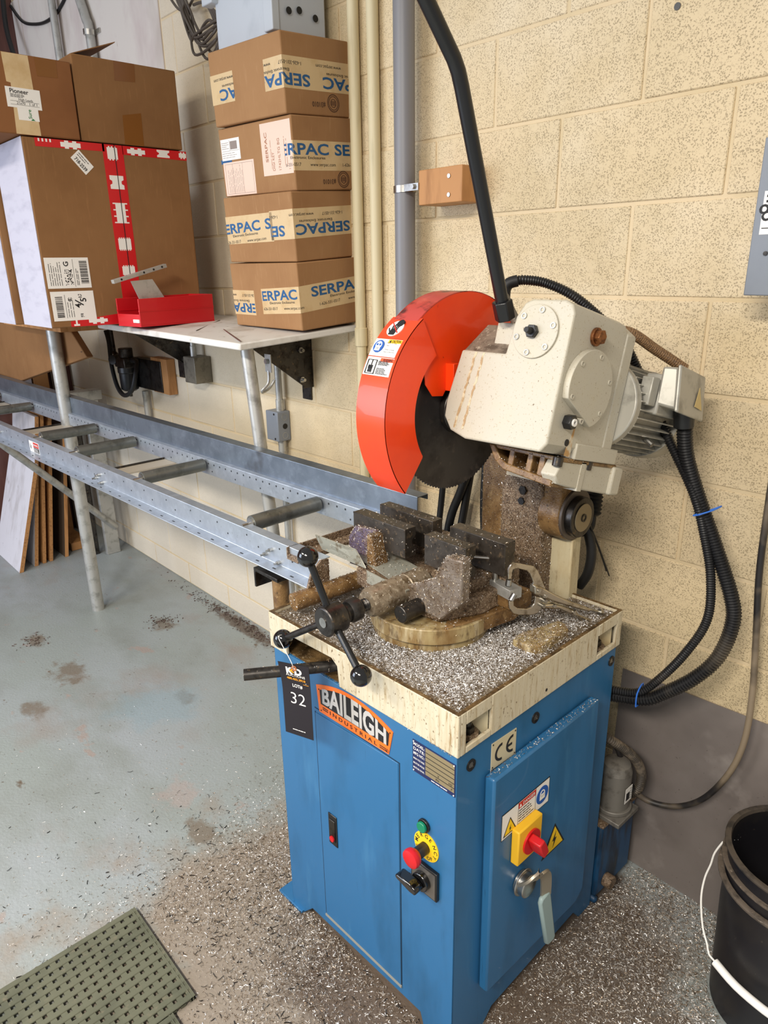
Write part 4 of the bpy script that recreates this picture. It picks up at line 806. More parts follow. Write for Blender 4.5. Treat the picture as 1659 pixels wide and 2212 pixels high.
for y, z in ((-.242, .747), (-.038, .748), (.261, .752)):
    o = cab('bolt_hole', G().ring((.2815, y, z), (.2845, y, z), .0125, .0075, 20), M['darksteel'], cabinet); cab('bolt', G().cyl((.2815, y, z), (.2832, y, z), .0074, n=6), M['steel'], o)

# tray (cast table pan)
g = G(); T0, T1 = .786, .875
g.prism([(-.2875, T0), (-.224, T0), (-.224, .832), (-.205, .842), (-.062, .846), (-.045, .834), (-.040, T0), (.2875, T0), (.2875, T1), (-.2875, T1)], (0, -.2855, 0), (1, 0, 0), (0, 0, 1), (0, .008, 0))
for a, b_, z0, z1 in ((-.2775, -.263, T0, T1), (-.263, -.190, T0, .800), (-.263, -.190, .847, T1), (-.190, .184, T0, T1), (.184, .263, T0, .800), (.184, .263, .847, T1), (.263, .2855, T0, T1)): g.box((.2795, a, z0), (.2875, b_, z1))
g.box((-.2875, -.2775, T0), (-.2795, .2855, T1)); g.box((-.2795, .2775, T0), (.2795, .2855, T1))
g.box((-.2795, -.2775, .848), (.2795, .2775, .853))
tray = cab('table_tray', g, M['trayside'], bevel=.002)
for y0 in (-.263, .184):
    pk = cab('corner_pocket', G().prism([(y0, .2), (y0+.073, .2), (y0+.073, .2790)], (0, 0, .786), (0, 1, 0), (1, 0, 0), (0, 0, .062)), M['creamdirty'], tray)
    cab('washer', G().cyl((.262, y0+.034, .796), (.262, y0+.034, .803), .021, n=22), M['grime'], tray); cab('anchor_bolt', G().cyl((.262, y0+.034, .803), (.262, y0+.034, .816), .013, n=6).cyl((.262, y0+.034, .816), (.262, y0+.034, .826), .008, n=12), M['darksteel'], tray)
g = G(); g.box((-.2865, -.2845, .875), (.2865, -.2765, .8757)); g.box((.2785, -.2765, .875), (.2865, .2765, .8757)); g.box((-.2865, -.2765, .875), (-.2785, .2765, .8757)); g.box((-.2865, .2765, .875), (.2865, .2845, .8757)); cab('worn_rim', g, M['pan'], tray)
cab('pan_floor', G().box((-.2790, -.2770, .853), (.2790, .2770, .8545)), M['pan'], tray)
cab('casting_mark', G().cyl((.2870, -.011, .803), (.2880, -.011, .803), .0035, n=10), M['ink'], tray)
cab('raised_pad', G().prism([(.205, -.02), (.245, -.02), (.262, .0), (.262, .10), (.245, .115), (.225, .115), (.200, .01)], (0, 0, .853), (1, 0, 0), (0, 1, 0), (0, 0, .038)), M['stained'], tray, bevel=.004)
def P(name, g, m, parent=None, **k): return obj(name, g, m, parent or saw, **k)
P('stop_rod', G().cyl((.215, -.742, .815), (.084, -.942, .815), .0125, n=18), M['darksteel'])

# vise on its turntable
tt = P('turntable', G().cyl((.275, -.576, .853), (.275, -.576, .891), .126, n=56).cyl((.275, -.576, .8935), (.275, -.576, .928), .134, n=56), M['stained'], bevel=.002)
P('swivel_arm', G().prism([(.24, -.46), (.385, -.65), (.40, -.60), (.42, -.47), (.40, -.38), (.28, -.40)], (0, 0, .896), (1, 0, 0), (0, 1, 0), (0, 0, .036)), M['rusty'], tt, bevel=.003)
P('vise_bed', G().prism([(.10, -.64), (.22, -.66), (.36, -.64), (.40, -.55), (.395, -.43), (.12, -.43), (.06, -.50)], (0, 0, .932), (1, 0, 0), (0, 1, 0), (0, 0, .042)), M['grime'], bevel=.004)
def jaw(name, x0, x1, yi, yo, z0, z1, notch, par=None):   # yi: face to the work; yo: back
    sgn = 1 if yi > yo else -1; d = abs(yi-yo)
    prof = [(0, z0), (d, z0), (d, z0+.018), (d-.012, z0+.030), (d-.012, z0+.036), (d, z0+.048), (d, z1), (0, z1)] if notch else [(0, z0), (d, z0), (d, z1), (0, z1)]
    return P(name, G().prism([(yo+sgn*a, b) for a, b in prof], (x0, 0, 0), (0, 1, 0), (0, 0, 1), (x1-x0, 0, 0)), M['blacksteel'], par, bevel=.0012)
jaw('jaw_bar', .035, .209, -.556, -.590, 1.012, 1.080, True); jaw('jaw_bar', .258, .375, -.548, -.580, 1.012, 1.080, True)
jaw('jaw_bar', .030, .208, -.502, -.470, 1.005, 1.076, False); jaw('jaw_bar', .258, .412, -.500, -.466, 1.005, 1.078, False)
P('jaw_carrier', G().prism([(.030, .95), (.105, .955), (.135, .985), (.125, 1.058), (.055, 1.052), (.030, 1.02)], (0, -.602, 0), (1, 0, 0), (0, 0, 1), (0, .014, 0)), mat('purplish_casting', '#5f5468', .4, layers=[('#7a6048', (18,)*3, .48, .70, 10), ('#3a2c26', (60,)*3, .58, .76, 8)], bump=((300,)*3, .6, .002)), bevel=.002)
P('jaw_carrier', G().prism([(.118, .955), (.150, .955), (.150, .985), (.136, 1.052), (.122, 1.056)], (0, -.625, 0), (1, 0, 0), (0, 0, 1), (0, .04, 0)), M['rusty'], bevel=.003)
P('jaw_carrier', G().prism([(.262, .95), (.372, .945), (.428, 1.0), (.430, 1.092), (.386, 1.088), (.352, 1.028), (.30, 1.0), (.268, .985)], (0, -.652, 0), (1, 0, 0), (0, 0, 1), (0, .026, 0)), mat('grey_casting', '#80756b', .4, .3, layers=[('#5f4c38', (24,)*3, .44, .70, 10), ('#a8987f', (120,)*3, .56, .74, 8)], bump=((300,)*3, .5, .002)), bevel=.004)
P('jaw_carrier', G().box((.03, -.478, .945), (.40, -.43, 1.03)), M['grime'], bevel=.004)
P('vise_body', G().prism([(-.58, .93), (-.43, .93), (-.43, 1.0), (-.55, 1.0), (-.575, .985)], (.262, 0, 0), (0, 1, 0), (0, 0, 1), (.11, 0, 0)), M['grime'], bevel=.006)
P('screw_nut', G().lathe([(.018, 0), (.026, 0), (.031, .008), (.031, .1), (.029, .102), (.029, .106), (.031, .108), (.031, .16), (.02, .162)], (.2545, -.742, .972), (0, 1, 0), 32), mat('tan_casting', '#8c7d68', .38, .3, layers=[('#5f4e39', (50,)*3, .46, .62, 8), ('#b3a690', (110,)*3, .56, .68, 6)], bump=((300,)*3, .2, .001)))
g = G(); g.M = None
P('vise_screw', G().hose([(.2525, -.80, .970), (.2545, -.70, .972)], .0135, .0052, .2, 16, 1), M['darksteel'])
P('screw_collar', G().lathe([(.012, 0), (.021, 0), (.0245, .006), (.0245, .024), (.021, .028), (.012, .028)], (.2535, -.793, .971), (0, 1, 0), 28), M['darksteel'])
P('guide_pin', G().cyl((.312, -.705, .955), (.316, -.60, .957), .0185, n=24), M['darksteel'], bevel=.002)
P('guide_bar', G().cyl((.03, -.77, .905), (.06, -.52, .915), .021, n=20), M['rusty'])
hub_c = Vector((.2505, -.852, .968))
hubo = P('handwheel_hub', G().lathe([(.028, 0), (.031, .003), (.031, .042), (.027, .046), (.019, .05), (.019, .062), (.013, .062)], hub_c, (0, 1, 0), 36), M['darksteel'], bevel=.001)
P('shaft_end', G().cyl(hub_c+V(0, -.002, 0), hub_c+V(0, .01, 0), .0105, n=20), M['steel'], hubo)
for bx, bz in ((.2086, 1.094), (.1005, .871), (.358, .897)):
    b = Vector((bx, -.85, bz)); c_ = hub_c+V(0, .022, 0); dv = (b-c_).normalized()
    sp_ = P('spoke', G().cyl(c_+dv*.028, b-dv*.015, .0072, n=14), M['blackpaint'] if bx != .1005 else M['darksteel'])
    P('ball_knob', G().sphere(b, .0208, 24), M['blackgloss'], sp_, smooth=60)
P('deflector_sheet', G().hexa([(-.02, -.645, .984), (.139, -.6455, .984), (.139, -.6435, .986), (-.02, -.643, .986), (-.03, -.656, 1.021), (.108, -.648, 1.021), (.108, -.6455, 1.022), (-.03, -.6535, 1.022)]).hexa([(.0, -.60, .983), (.285, -.660, .983), (.300, -.575, .983), (.02, -.52, .983), (.0, -.60, .9855), (.285, -.660, .9855), (.300, -.575, .9855), (.02, -.52, .9855)]).hexa([(.15, -.652, .955), (.285, -.662, .955), (.285, -.660, .955), (.15, -.650, .955), (.15, -.652, .985), (.285, -.662, .985), (.285, -.660, .985), (.15, -.650, .985)]), mat('worn_sheet', '#a9a89a', .4, .4, layers=[('#6f6048', (30,)*3, .55, .68), ('#3b3128', (45,)*3, .64, .72)]))
sb = P('stop_bar', G().prism([(.33, -.489), (.436, -.510), (.443, -.478), (.337, -.457)], (0, 0, .962), (1, 0, 0), (0, 1, 0), (0, 0, .023)), M['alu'], bevel=.001)
P('bar_hole', G().cyl((.418, -.492, .9845), (.418, -.492, .9856), .006, n=14), M['rubber'], sb); P('bar_hole', G().cyl((.352, -.477, .9845), (.352, -.477, .9856), .006, n=14), M['rubber'], sb)
sc_ = P('t_bolt', G().cyl((.378, -.487, .985), (.378, -.487, 1.03), .007, n=12), M['steel']); P('t_handle', G().cyl((.345, -.52, 1.037), (.402, -.465, 1.031), .0038, n=10).cyl((.378, -.487, 1.026), (.378, -.487, 1.044), .0095, n=12), M['steel'], sc_)
P('slide_block', G().box((.36, -.50, .934), (.435, -.43, .962)), M['rusty'], bevel=.003)

# column and pivot
colm = P('column', G().hexa([(.335, -.250, .854), (.412, -.250, .854), (.407, -.205, .854), (.335, -.205, .854), (.335, -.250, 1.01), (.412, -.250, 1.018), (.407, -.205, 1.018), (.335, -.205, 1.01)]), M['creamdirty'], bevel=.004)
def rounded_top(x0, x1, z0, z1, r, n=7):
    p = [(x0, z0), (x1, z0)]
    for k in range(n+1): a = math.pi/2*k/n; p.append((x1-r+r*math.cos(a), z1-r+r*math.sin(a)))
    for k in range(n+1): a = math.pi/2+math.pi/2*k/n; p.append((x0+r+r*math.cos(a), z1-r+r*math.sin(a)))
    return p
P('pivot_post', G().prism(rounded_top(.236, .356, .854, 1.162, .042), (0, -.295, 0), (1, 0, 0), (0, 0, 1), (0, .10, 0)), M['grime'], colm, bevel=.006)
P('side_post', G().prism(rounded_top(.118, .245, .854, 1.175, .02), (0, -.225, 0), (1, 0, 0), (0, 0, 1), (0, .03, 0)), M['rusty'], colm, bevel=.006)
P('post_bolt', G().cyl((.300, -.300, 1.125), (.300, -.290, 1.125), .011, n=6), M['darksteel'], colm)
P('post_bolt', G().cyl((.297, -.300, 1.098), (.297, -.290, 1.098), .009, n=6), M['ink'], colm)
pv = P('pivot_ear', G().cyl((.350, -.245, 1.080), (.406, -.245, 1.080), .062, n=40).prism([(-.295, 1.10), (-.20, 1.10), (-.20, 1.20), (-.300, 1.22)], (.358, 0, 0), (0, 1, 0), (0, 0, 1), (.046, 0, 0)), M['rusty'], bevel=.003)
P('pivot_flange', G().cyl((.406, -.245, 1.080), (.413, -.245, 1.080), .060, n=40), mat('brown_flange', '#5b5148', .45, .3), pv, bevel=.001)
P('pivot_collar', G().cyl((.413, -.248, 1.078), (.432, -.248, 1.078), .047, n=36), M['darksteel'], pv, bevel=.002)
pd = P('pivot_pin', G().cyl((.432, -.248, 1.078), (.4345, -.248, 1.078), .033, n=32), mat('tan_steel', '#8d8169', .35, .6), pv, bevel=.001)
P('pin_socket', G().ring((.4340, -.248, 1.078), (.4365, -.248, 1.078), .0095, .006, 16), M['darksteel'], pd)
P('bellows', G().hose([(.385, -.125, 1.115), (.385, -.130, 1.045)], .0215, .0095, .22, 18, 1), M['rubber'])

# head: its own tilted axes
HC = Vector((.245, -.473, 1.335)); th = math.radians(15)
MH = Matrix(((1, 0, 0, HC.x), (0, math.cos(th), math.sin(th), HC.y), (0, -math.sin(th), math.cos(th), HC.z), (0, 0, 0, 1)))
def GH(): g = G(); g.M = MH; return g
def HP(x, y, z): return MH @ Vector((x, y, z))
gbx = P('gearbox', GH().prism([(.062, .112), (.168, .112), (.176, .180), (.190, .205), (.205, .212), (.275, .212), (.290, .205), (.297, .190), (.297, -.035), (.285, -.052), (.110, -.056), (.070, -.045), (.048, -.020), (.046, .01)], (0, -.085, 0), (1, 0, 0), (0, 0, 1), (0, .19, 0)), M['cream'], bevel=.004, seg=3)
P('gearbox_flange', GH().prism([(.10, .204), (.275, .206), (.299, .19), (.299, -.030), (.10, -.03)], (0, .102, 0), (1, 0, 0), (0, 0, 1), (0, .034, 0)), M['cream'], gbx, bevel=.003)
P('ledge', GH().prism([(-.0845, .108), (.10, .108), (.10, .178), (-.025, .172)], (.064, 0, 0), (0, 1, 0), (0, 0, 1), (.106, 0, 0)), mat('ledge_grime', '#7d6f60', .5, layers=[('#54483c', (40,)*3, .46, .62, 8), ('#a79b88', (120,)*3, .58, .68)], bump=((300,)*3, .5, .001)), gbx, bevel=.002)
g = GH()
FG = Face(HP(0, -.085, 0), (1, 0, 0), MH.to_3x3() @ Vector((0, 0, 1)))
g = G(); FG.disc(g, .226, .155, .0475, .004, 48, .004); fcv = P('front_cover', g, M['cream'], gbx, bevel=.001)
for k in range(6):
    g = G(); g2 = G(); a = math.radians(78+60*k); FG.annulus(g, .226+.0385*math.cos(a), .155+.0385*math.sin(a), .0056, .0034, .0062, 14); FG.disc(g2, .226+.0385*math.cos(a), .155+.0385*math.sin(a), .0034, .005, 10); P('cover_screw', g, M['alu'], fcv); P('screw_socket', g2, M['cream'], fcv)
cb = P('breather_plug', G().cyl(FG.p(.223, .154, .004), FG.p(.223, .154, .013), .0125, n=6), M['blackpaint'], fcv, bevel=.001); P('plug_tip', G().cyl(FG.p(.223, .154, .013), FG.p(.223, .154, .026), .0065, .005, 14), M['rubber'], fcv)
st_ = mat('oil_stain', '#a68b66', .5, layers=[('#c9bda0', (60, 60, 60), .46, .58)])
rr = random.Random(2)
for x0 in (.098, .118):
    g = G()
    pts = [(x0-.018*t/24+rr.uniform(-.0012, .0012), .110-.0062*t) for t in range(25)]
    FG.poly(g, [(x-.0018-rr.uniform(0, .0012), z) for x, z in pts]+[(x+.0018+rr.uniform(0, .002), z) for x, z in pts[::-1]], .0004); P('oil_run', g, st_, gbx)
# right face
FS = Face(HP(.297, 0, 0), MH.to_3x3() @ Vector((0, 1, 0)), MH.to_3x3() @ Vector((0, 0, 1)))
oc = [(.0715*math.cos(math.radians(a)), .073+.070*math.sin(math.radians(a))) for a in range(-72, 208, 7)]
g = G(); FS.poly(g, [(a-.002, b_) for a, b_ in oc], .013, .013); oc_ = P('side_cover', g, M['cream'], gbx, bevel=.0012)
for a in (80, 140, 200, 260, 320, 20): g = G(); FS.annulus(g, -.002+.060*math.cos(math.radians(a)), .073+.060*math.sin(math.radians(a)), .0052, .003, .0148, 14); P('cover_screw', g, M['cream'], oc_)
pg = P('oil_plug', G().cyl(FS.p(-.006, .165, 0), FS.p(-.006, .165, .006), .0165, n=24).cyl(FS.p(-.006, .165, .006), FS.p(-.006, .165, .016), .0135, n=6), M['brass'], gbx, bevel=.001)
bl = P('level_bolt', G().cyl(FS.p(-.040, .009, 0), FS.p(-.040, .009, .016), .014, n=6), M['blackpaint'], gbx, bevel=.001); P('bolt_tip', G().ring(FS.p(-.040, .009, .016), FS.p(-.040, .009, .019), .007, .0035, 14), M['white'], gbx)
g = G(); FS.disc(g, -.024, -.028, .0065, .0012, 14); P('screw_hole', g, M['ink'], gbx)
g = G(); FS.poly(g, [(-.022, -.034), (-.024, -.052), (-.004, -.053), (-.006, .0), (-.010, -.0), (-.016, -.03)], .0003); P('oil_run', g, mat('rust_run', '#b48a55', .5, layers=[('#cabfa8', (50,)*3, .45, .6)]), gbx)
# guard and blade, in the blade plane (not tilted): polar round the spindle
def pol(r, a): return (HC.y+r*math.cos(math.radians(a)), HC.z+r*math.sin(math.radians(a)))
g = G(); NT = 120; prof = []
for k in range(NT):
    a = 360*k/NT; prof += [pol(.1715, a), pol(.175, a+1.0)]
g.prism(prof, (.2438, 0, 0), (0, 1, 0), (0, 0, 1), (.0024, 0, 0)); blm = mat('dark_blade', '#4d4a49', .38, .6, layers=[('#363334', (14,)*3, .46, .64), ('#605a54', (40,)*3, .6, .72)])
bld = P('saw_blade', g, blm, smooth=20)
P('blade_flange', G().cyl((.2462, HC.y, HC.z), (.262, HC.y, HC.z), .052, n=40).cyl((.262, HC.y, HC.z), (.296, HC.y, HC.z), .036, n=32), M['darksteel'], bld, bevel=.002)
P('spindle_housing', G().cyl((.286, HC.y, HC.z), (.42, HC.y, HC.z), .050, n=36), M['creamdirty'])
A0, A1 = 123, 220
def sector(r0, r1, a0, a1, n=36): return [pol(r1, a0+(a1-a0)*i/n) for i in range(n+1)]+[pol(r0, a1+(a0-a1)*i/n) for i in range(n+1)]
RI, RO = .147, .228
inner = [pol(RO, A0+(A1-A0)*i/40) for i in range(41)]+[pol(.150, 213)]+[pol(RI, 212+(126-212)*i/30) for i in range(31)]
g = G()
for x in (.2685, .188): g.prism(inner, (x, 0, 0), (0, 1, 0), (0, 0, 1), (.0018, 0, 0))
g.prism(sector(RO-.002, RO, A0, A1, 48), (.188, 0, 0), (0, 1, 0), (0, 0, 1), (.0823, 0, 0))
gd = P('blade_guard', g, M['red'], smooth=40)
rear = [pol(.2255+.012*math.sin(math.radians((a-20)*1.6)), a) for a in np.linspace(128, 22, 40)]+[pol(.165, 20), pol(.15, 60), pol(.10, 78), pol(.095, 95), pol(.075, 120), pol(.070, 150), pol(.098, 157), pol(.128, 150), pol(.15, 140)]
g = G(); g.prism(rear, (.262, 0, 0), (0, 1, 0), (0, 0, 1), (.0018, 0, 0)); g.prism([pol(.2255+.012*math.sin(math.radians((a-20)*1.6)), a) for a in np.linspace(128, 22, 40)]+[pol(.15, 22), pol(.15, 128)], (.196, 0, 0), (0, 1, 0), (0, 0, 1), (.0018, 0, 0))
P('rear_guard', g, M['red'], smooth=40)
vs = []; fs = []
for i, a in enumerate(np.linspace(128, 22, 40)):
    y, z = pol(.2255+.012*math.sin(math.radians((a-20)*1.6)), a); vs += [(.196, y, z), (.264, y, z), (.196, y-.0015*math.cos(math.radians(a)), z-.0015*math.sin(math.radians(a))), (.264, y-.0015*math.cos(math.radians(a)), z-.0015*math.sin(math.radians(a)))]
    if i: fs += [(4*i-4, 4*i-3, 4*i+1, 4*i), (4*i-2, 4*i+2, 4*i+3, 4*i-1), (4*i-4, 4*i, 4*i+2, 4*i-2), (4*i-3, 4*i-1, 4*i+3, 4*i+1)]
P('rear_rim', G().add(vs, fs), mat('stained_guard_rim', '#b8423a', .3, layers=[('#4a1a14', (12, 22, 22), .48, .58), ('#c8544a', (30,)*3, .56, .7)]), smooth=40)
g = G(); g.box((.262, HC.y-.052, HC.z+.045), (.285, HC.y-.036, HC.z+.10)); P('guard_bracket', g, M['red'], bevel=.001)
# stickers on the guard rim, bent round it
def rimpatch(x0, x1, a0, a1, h, n=6, t=.0006):
    g = G(); pts = [pol(RO+h, a0+(a1-a0)*i/n) for i in range(n+1)]+[pol(RO+h-t, a1+(a0-a1)*i/n) for i in range(n+1)]
    return g.prism(pts, (x0, 0, 0), (0, 1, 0), (0, 0, 1), (x1-x0, 0, 0))
def rimface(x, a):
    y, z = pol(RO, a); ar = math.radians(a); up_ = Vector((0, math.sin(ar), -math.cos(ar)))   # along the rim towards smaller angle
    return Face((x, y, z), (1, 0, 0), up_)
def tilt_patch(f, pts, h): g = G(); f.poly(g, pts, h); return g
s1 = P('caution_sticker', rimpatch(.189, .262, 137.8, 147.3, .0006), M['white'], gd)
s2 = P('warning_sticker', rimpatch(.190, .264, 147.8, 157.0, .0006), M['white'], gd)
P('yellow_band', rimpatch(.226, .262, 138.0, 139.9, .0011), M['yellow'], s1); P('orange_band', rimpatch(.228, .264, 148.1, 150.0, .0011), mat('warning_orange', '#e5572c', .45), s2)
f1 = rimface(.189, 142.5); f2 = rimface(.190, 152.4)
H1_ = .0024
g = G(); f1.disc(g, .018, .001, .0135, H1_, 24); bd = P('blue_disc', g, M['signblue'], s1)
g = G(); f1.disc(g, .018, .003, .0085, H1_+.0006, 20); f1.rect(g, .011, -.009, .025, -.003, H1_+.0006); P('face_mark', g, M['white'], bd)
g = G(); f1.rect(g, .012, .002, .0165, .006, H1_+.0012); f1.rect(g, .0195, .002, .024, .006, H1_+.0012); P('goggles_mark', g, M['signblue'], bd)
fy = rimface(.226, 138.95); g = G(); fy.text(g, 'CAUTION', .010, -.0025, .0055, .0016, .024, .02); fy.poly(g, [(.003, -.003), (.009, -.003), (.006, .003)], .0016)
f1.text(g, 'Risk of Eye', .038, .008, .0028, .0024, .026); f1.text(g, 'Injury', .038, .003, .0028, .0024); f1.text(g, 'Wear proper', .038, -.006, .0028, .0024, .028); f1.text(g, 'eye protection', .038, -.011, .0028, .0024, .030); P('print', g, M['ink'], s1)
fo = rimface(.228, 149.05); g = G(); fo.text(g, 'WARNING', .008, -.0024, .005, .0016, .026, .02); f2.lines(g, .036, .002, .071, .011, 4, .0012, .0024); f2.lines(g, .036, -.016, .071, -.003, 5, .0012, .0024)
f2.rect(g, .006, -.016, .0068, .012, .0024); f2.rect(g, .006, .0115, .031, .0123, .0024); f2.rect(g, .0302, -.016, .031, .012, .0024); f2.rect(g, .006, -.016, .031, -.0152, .0024); f2.rect(g, .018, -.012, .0188, .012, .0024)
for k in range(4): f2.rect(g, .012+.003*k, -.006, .0138+.003*k, .001, .0026)
f2.rect(g, .013, -.013, .0225, -.006, .0026); P('print', g, M['ink'], s2)
f3 = rimface(.222, 131.2); g = G(); f3.disc(g, 0, 0, .0195, .0018, 32); hs = P('hand_sign', g, M['white'], gd)
g = G()
for k, (a, L) in enumerate(((-.32, .014), (-.12, .0165), (.1, .016), (.3, .013))): f3.poly(g, [(-.006+.004*k-.0015, -.004), (-.006+.004*k+.0015, -.004), (-.006+.004*k+.0015+math.sin(a*.6)*L, L-.006), (-.006+.004*k-.0015+math.sin(a*.6)*L, L-.006)], .0024)
f3.poly(g, [(-.008, -.017), (.008, -.017), (.0085, -.003), (-.008, -.003)], .0024); f3.poly(g, [(-.008, -.012), (-.008, -.008), (-.015, .0), (-.0165, -.002)], .0024); f3.disc(g, .006, .013, .009, .0028, 20); P('hand_mark', g, M['ink'], hs)
g = G(); f3.poly(g, [(-.014, .011), (-.0125, .0125), (.0145, -.0105), (.013, -.012)], .003); P('red_bar', g, M['inkred'], hs)
# swing arm under the gearbox
sa = P('swing_arm', GH().box((.128, -.022, -.064), (.297, .175, -.056)), M['rusty'], bevel=.002)
P('arm_rail', GH().prism([(.150, -.088), (.170, -.101), (.284, -.113), (.284, -.100), (.176, -.088), (.160, -.080)], (0, -.026, 0), (1, 0, 0), (0, 0, 1), (0, .07, 0)), M['rusty'], sa, bevel=.002)
P('arm_strut', GH().prism([(.126, -.058), (.140, -.058), (.162, -.082), (.150, -.090)], (0, -.026, 0), (1, 0, 0), (0, 0, 1), (0, .07, 0)), M['rusty'], sa, bevel=.002)
for x in (.176, .219, .246): P('arm_rib', GH().box((x, -.022, -.100), (x+.013, .05, -.058)), M['rusty'], sa, bevel=.002)
P('arm_web', GH().box((.13, .045, -.115), (.297, .06, -.06)), M['cream'], sa)
P('arm_side', GH().prism([(.020, -.056), (-.02, -.062), (-.035, -.09), (-.02, -.105), (.02, -.11), (.17, -.118), (.19, -.112), (.19, -.062), (.165, -.056)], (.262, 0, 0), (0, 1, 0), (0, 0, 1), (.033, 0, 0)), M['cream'], sa, bevel=.003)
P('arm_end', GH().box((.255, .160, -.117), (.303, .196, -.060)), M['cream'], sa, bevel=.004)
P('base_plate', GH().box((.27, .008, -.056), (.301, .160, -.026)), M['cream'], sa, bevel=.002)
for y in (-.028, .075): P('arm_bolt', GH().cyl((.290, y, -.056), (.290, y, -.073), .0095, n=14), M['darksteel'], sa, bevel=.001)
# motor
mx, mz = .240, .058
mo = P('motor', GH().cyl((mx, .138, mz), (mx, .338, mz), .073, n=48), M['cast'])
for k in range(34):
    a = 2*math.pi*k/34; g = GH(); c, s_ = math.cos(a), math.sin(a)
    q_ = [(mx+c*r-s_*w, mz+s_*r+c*w) for r, w in ((.070, -.0016), (.091, -.0011), (.091, .0011), (.070, .0016))]
    P('cooling_fin', g.prism(q_, (0, .155, 0), (1, 0, 0), (0, 0, 1), (0, .178, 0)), M['cast'], mo, smooth=0)
P('front_bell', GH().cyl((mx, .136, mz), (mx, .158, mz), .090, n=48), M['cast'], mo, bevel=.003)
P('fan_cover', GH().lathe([(.093, .0), (.094, .01), (.094, .05), (.088, .064), (.07, .07), (0, .07)], (mx, .330, mz), (0, 1, 0), 48), M['cast'], mo)
tb = P('terminal_base', GH().box((mx+.06, .205, .055), (mx+.098, .305, .135)), M['cast'], mo, bevel=.004)
P('terminal_box', GH().hexa([(.332, .205, .075), (.372, .215, .070), (.372, .318, .065), (.332, .325, .070), (.332, .200, .150), (.360, .212, .152), (.360, .310, .150), (.332, .320, .145)]), M['cast'], mo, bevel=.005)
P('terminal_lid', GH().hexa([(.372, .205, .066), (.380, .207, .066), (.380, .330, .060), (.372, .330, .060), (.360, .203, .156), (.367, .205, .156), (.367, .325, .150), (.360, .325, .150)]), M['cast'], mo, bevel=.003)
P('maker_pad', GH().box((mx+.07, .172, .070), (mx+.094, .20, .125)), M['cast'], mo, bevel=.002)
P('fin_screw', GH().cyl((mx+.066, .25, .006), (mx+.084, .25, -.004), .006, n=10), M['steel'], mo)
ylb = G(); FX2 = Face(HP(.3805, .23, .075), MH.to_3x3() @ Vector((0, 1, 0)), MH.to_3x3() @ Vector((-.14, 0, 1)).normalized()); FX2.poly(ylb, [(.045, .01), (.08, .006), (.062, .05)], .0008); yl = P('hazard_label', ylb, mat('faded_yellow', '#c9b27a', .5), mo)
# pull handle
pb = P('handle_block', GH().box((.118, -.062, .112), (.166, -.010, .172)), M['cream'], gbx, bevel=.003)
hx = .390; hA, hB, hC = Vector((hx, -.512, 1.556)), Vector((hx, -.642, 1.912)), Vector((hx, -.80, 2.08))
dv = (hB-hA).normalized(); dw = (hC-hB).normalized()
P('handle_nut', G().cyl(hA-dv*.034, hA+dv*.002, .0195, n=6), M['blackpaint'], pb, bevel=.002)
P('pull_handle', G().tube([hA, hB-dv*.05, hB-dv*.028, hB-dv*.008+dw*.003, hB+dw*.015, hB+dw*.04, hC+dw*.12], .0122, 22), M['blackpaint'])
# hoses
elb = P('coolant_elbow', G().tube([(.275, -.36, 1.545), (.272, -.355, 1.57), (.278, -.35, 1.583), (.292, -.34, 1.588)], .012, 14, 4), M['rubber'])
P('flex_hose', G().hose([(.284, -.345, 1.584), (.298, -.33, 1.589), (.3278, -.29, 1.5817), (.3774, -.26, 1.5555), (.4283, -.23, 1.5093), (.466, -.205, 1.465), (.4836, -.20, 1.44), (.521, -.18, 1.36), (.568, -.16, 1.265), (.628, -.14, 1.15), (.656, -.125, 1.058), (.679, -.12, .967), (.686, -.125, .872), (.659, -.145, .787), (.613, -.165, .703), (.575, -.19, .662), (.50, -.21, .65)], .0105, .0055, .18, 12, 8), M['hose'])
P('flex_hose', G().hose([(.602, -.172, 1.318), (.606, -.155, 1.24), (.6309, -.13, 1.149), (.6736, -.11, 1.041), (.7189, -.10, .933), (.731, -.10, .870), (.718, -.115, .788), (.683, -.14, .728), (.633, -.16, .677), (.59, -.18, .646), (.50, -.20, .628)], .0165, .0065, .18, 14, 8), M['hose'])
gl = P('cable_gland', G().cyl((.600, -.180, 1.352), (.602, -.172, 1.300), .0205, n=20).cyl((.6, -.178, 1.345), (.6005, -.176, 1.335), .023, n=6), M['blackpaint'], bevel=.001)
P('zip_tie', G().tube([(.648, -.155, 1.115), (.668, -.135, 1.125), (.675, -.11, 1.13), (.655, -.12, 1.118), (.636, -.15, 1.110), (.648, -.155, 1.115)], .0018, 6, 3), mat('blue_zip_tie', '#2f6fd0', .4))
P('zip_tie', G().tube([(.585, -.205, .635), (.585, -.205, .67), (.58, -.17, .68), (.58, -.165, .63), (.585, -.205, .635)], .0018, 6, 3), MATS['blue_zip_tie'])
P('braided_hose', G().hose([HP(.20, .13, .190), HP(.26, .16, .205), HP(.29, .24, .185), HP(.33, .30, .16)], .011, .005, .1, 12, 6), mat('brown_braid', '#8a6a48', .6, layers=[('#5d4630', (400, 400, 400), .5, .55)]))
P('braided_hose', G().hose([(.272, -.36, 1.56), (.30, -.375, 1.535), (.33, -.385, 1.505)], .0105, .005, .1, 12, 4), mat('grey_braid', '#7c7468', .5, .3))
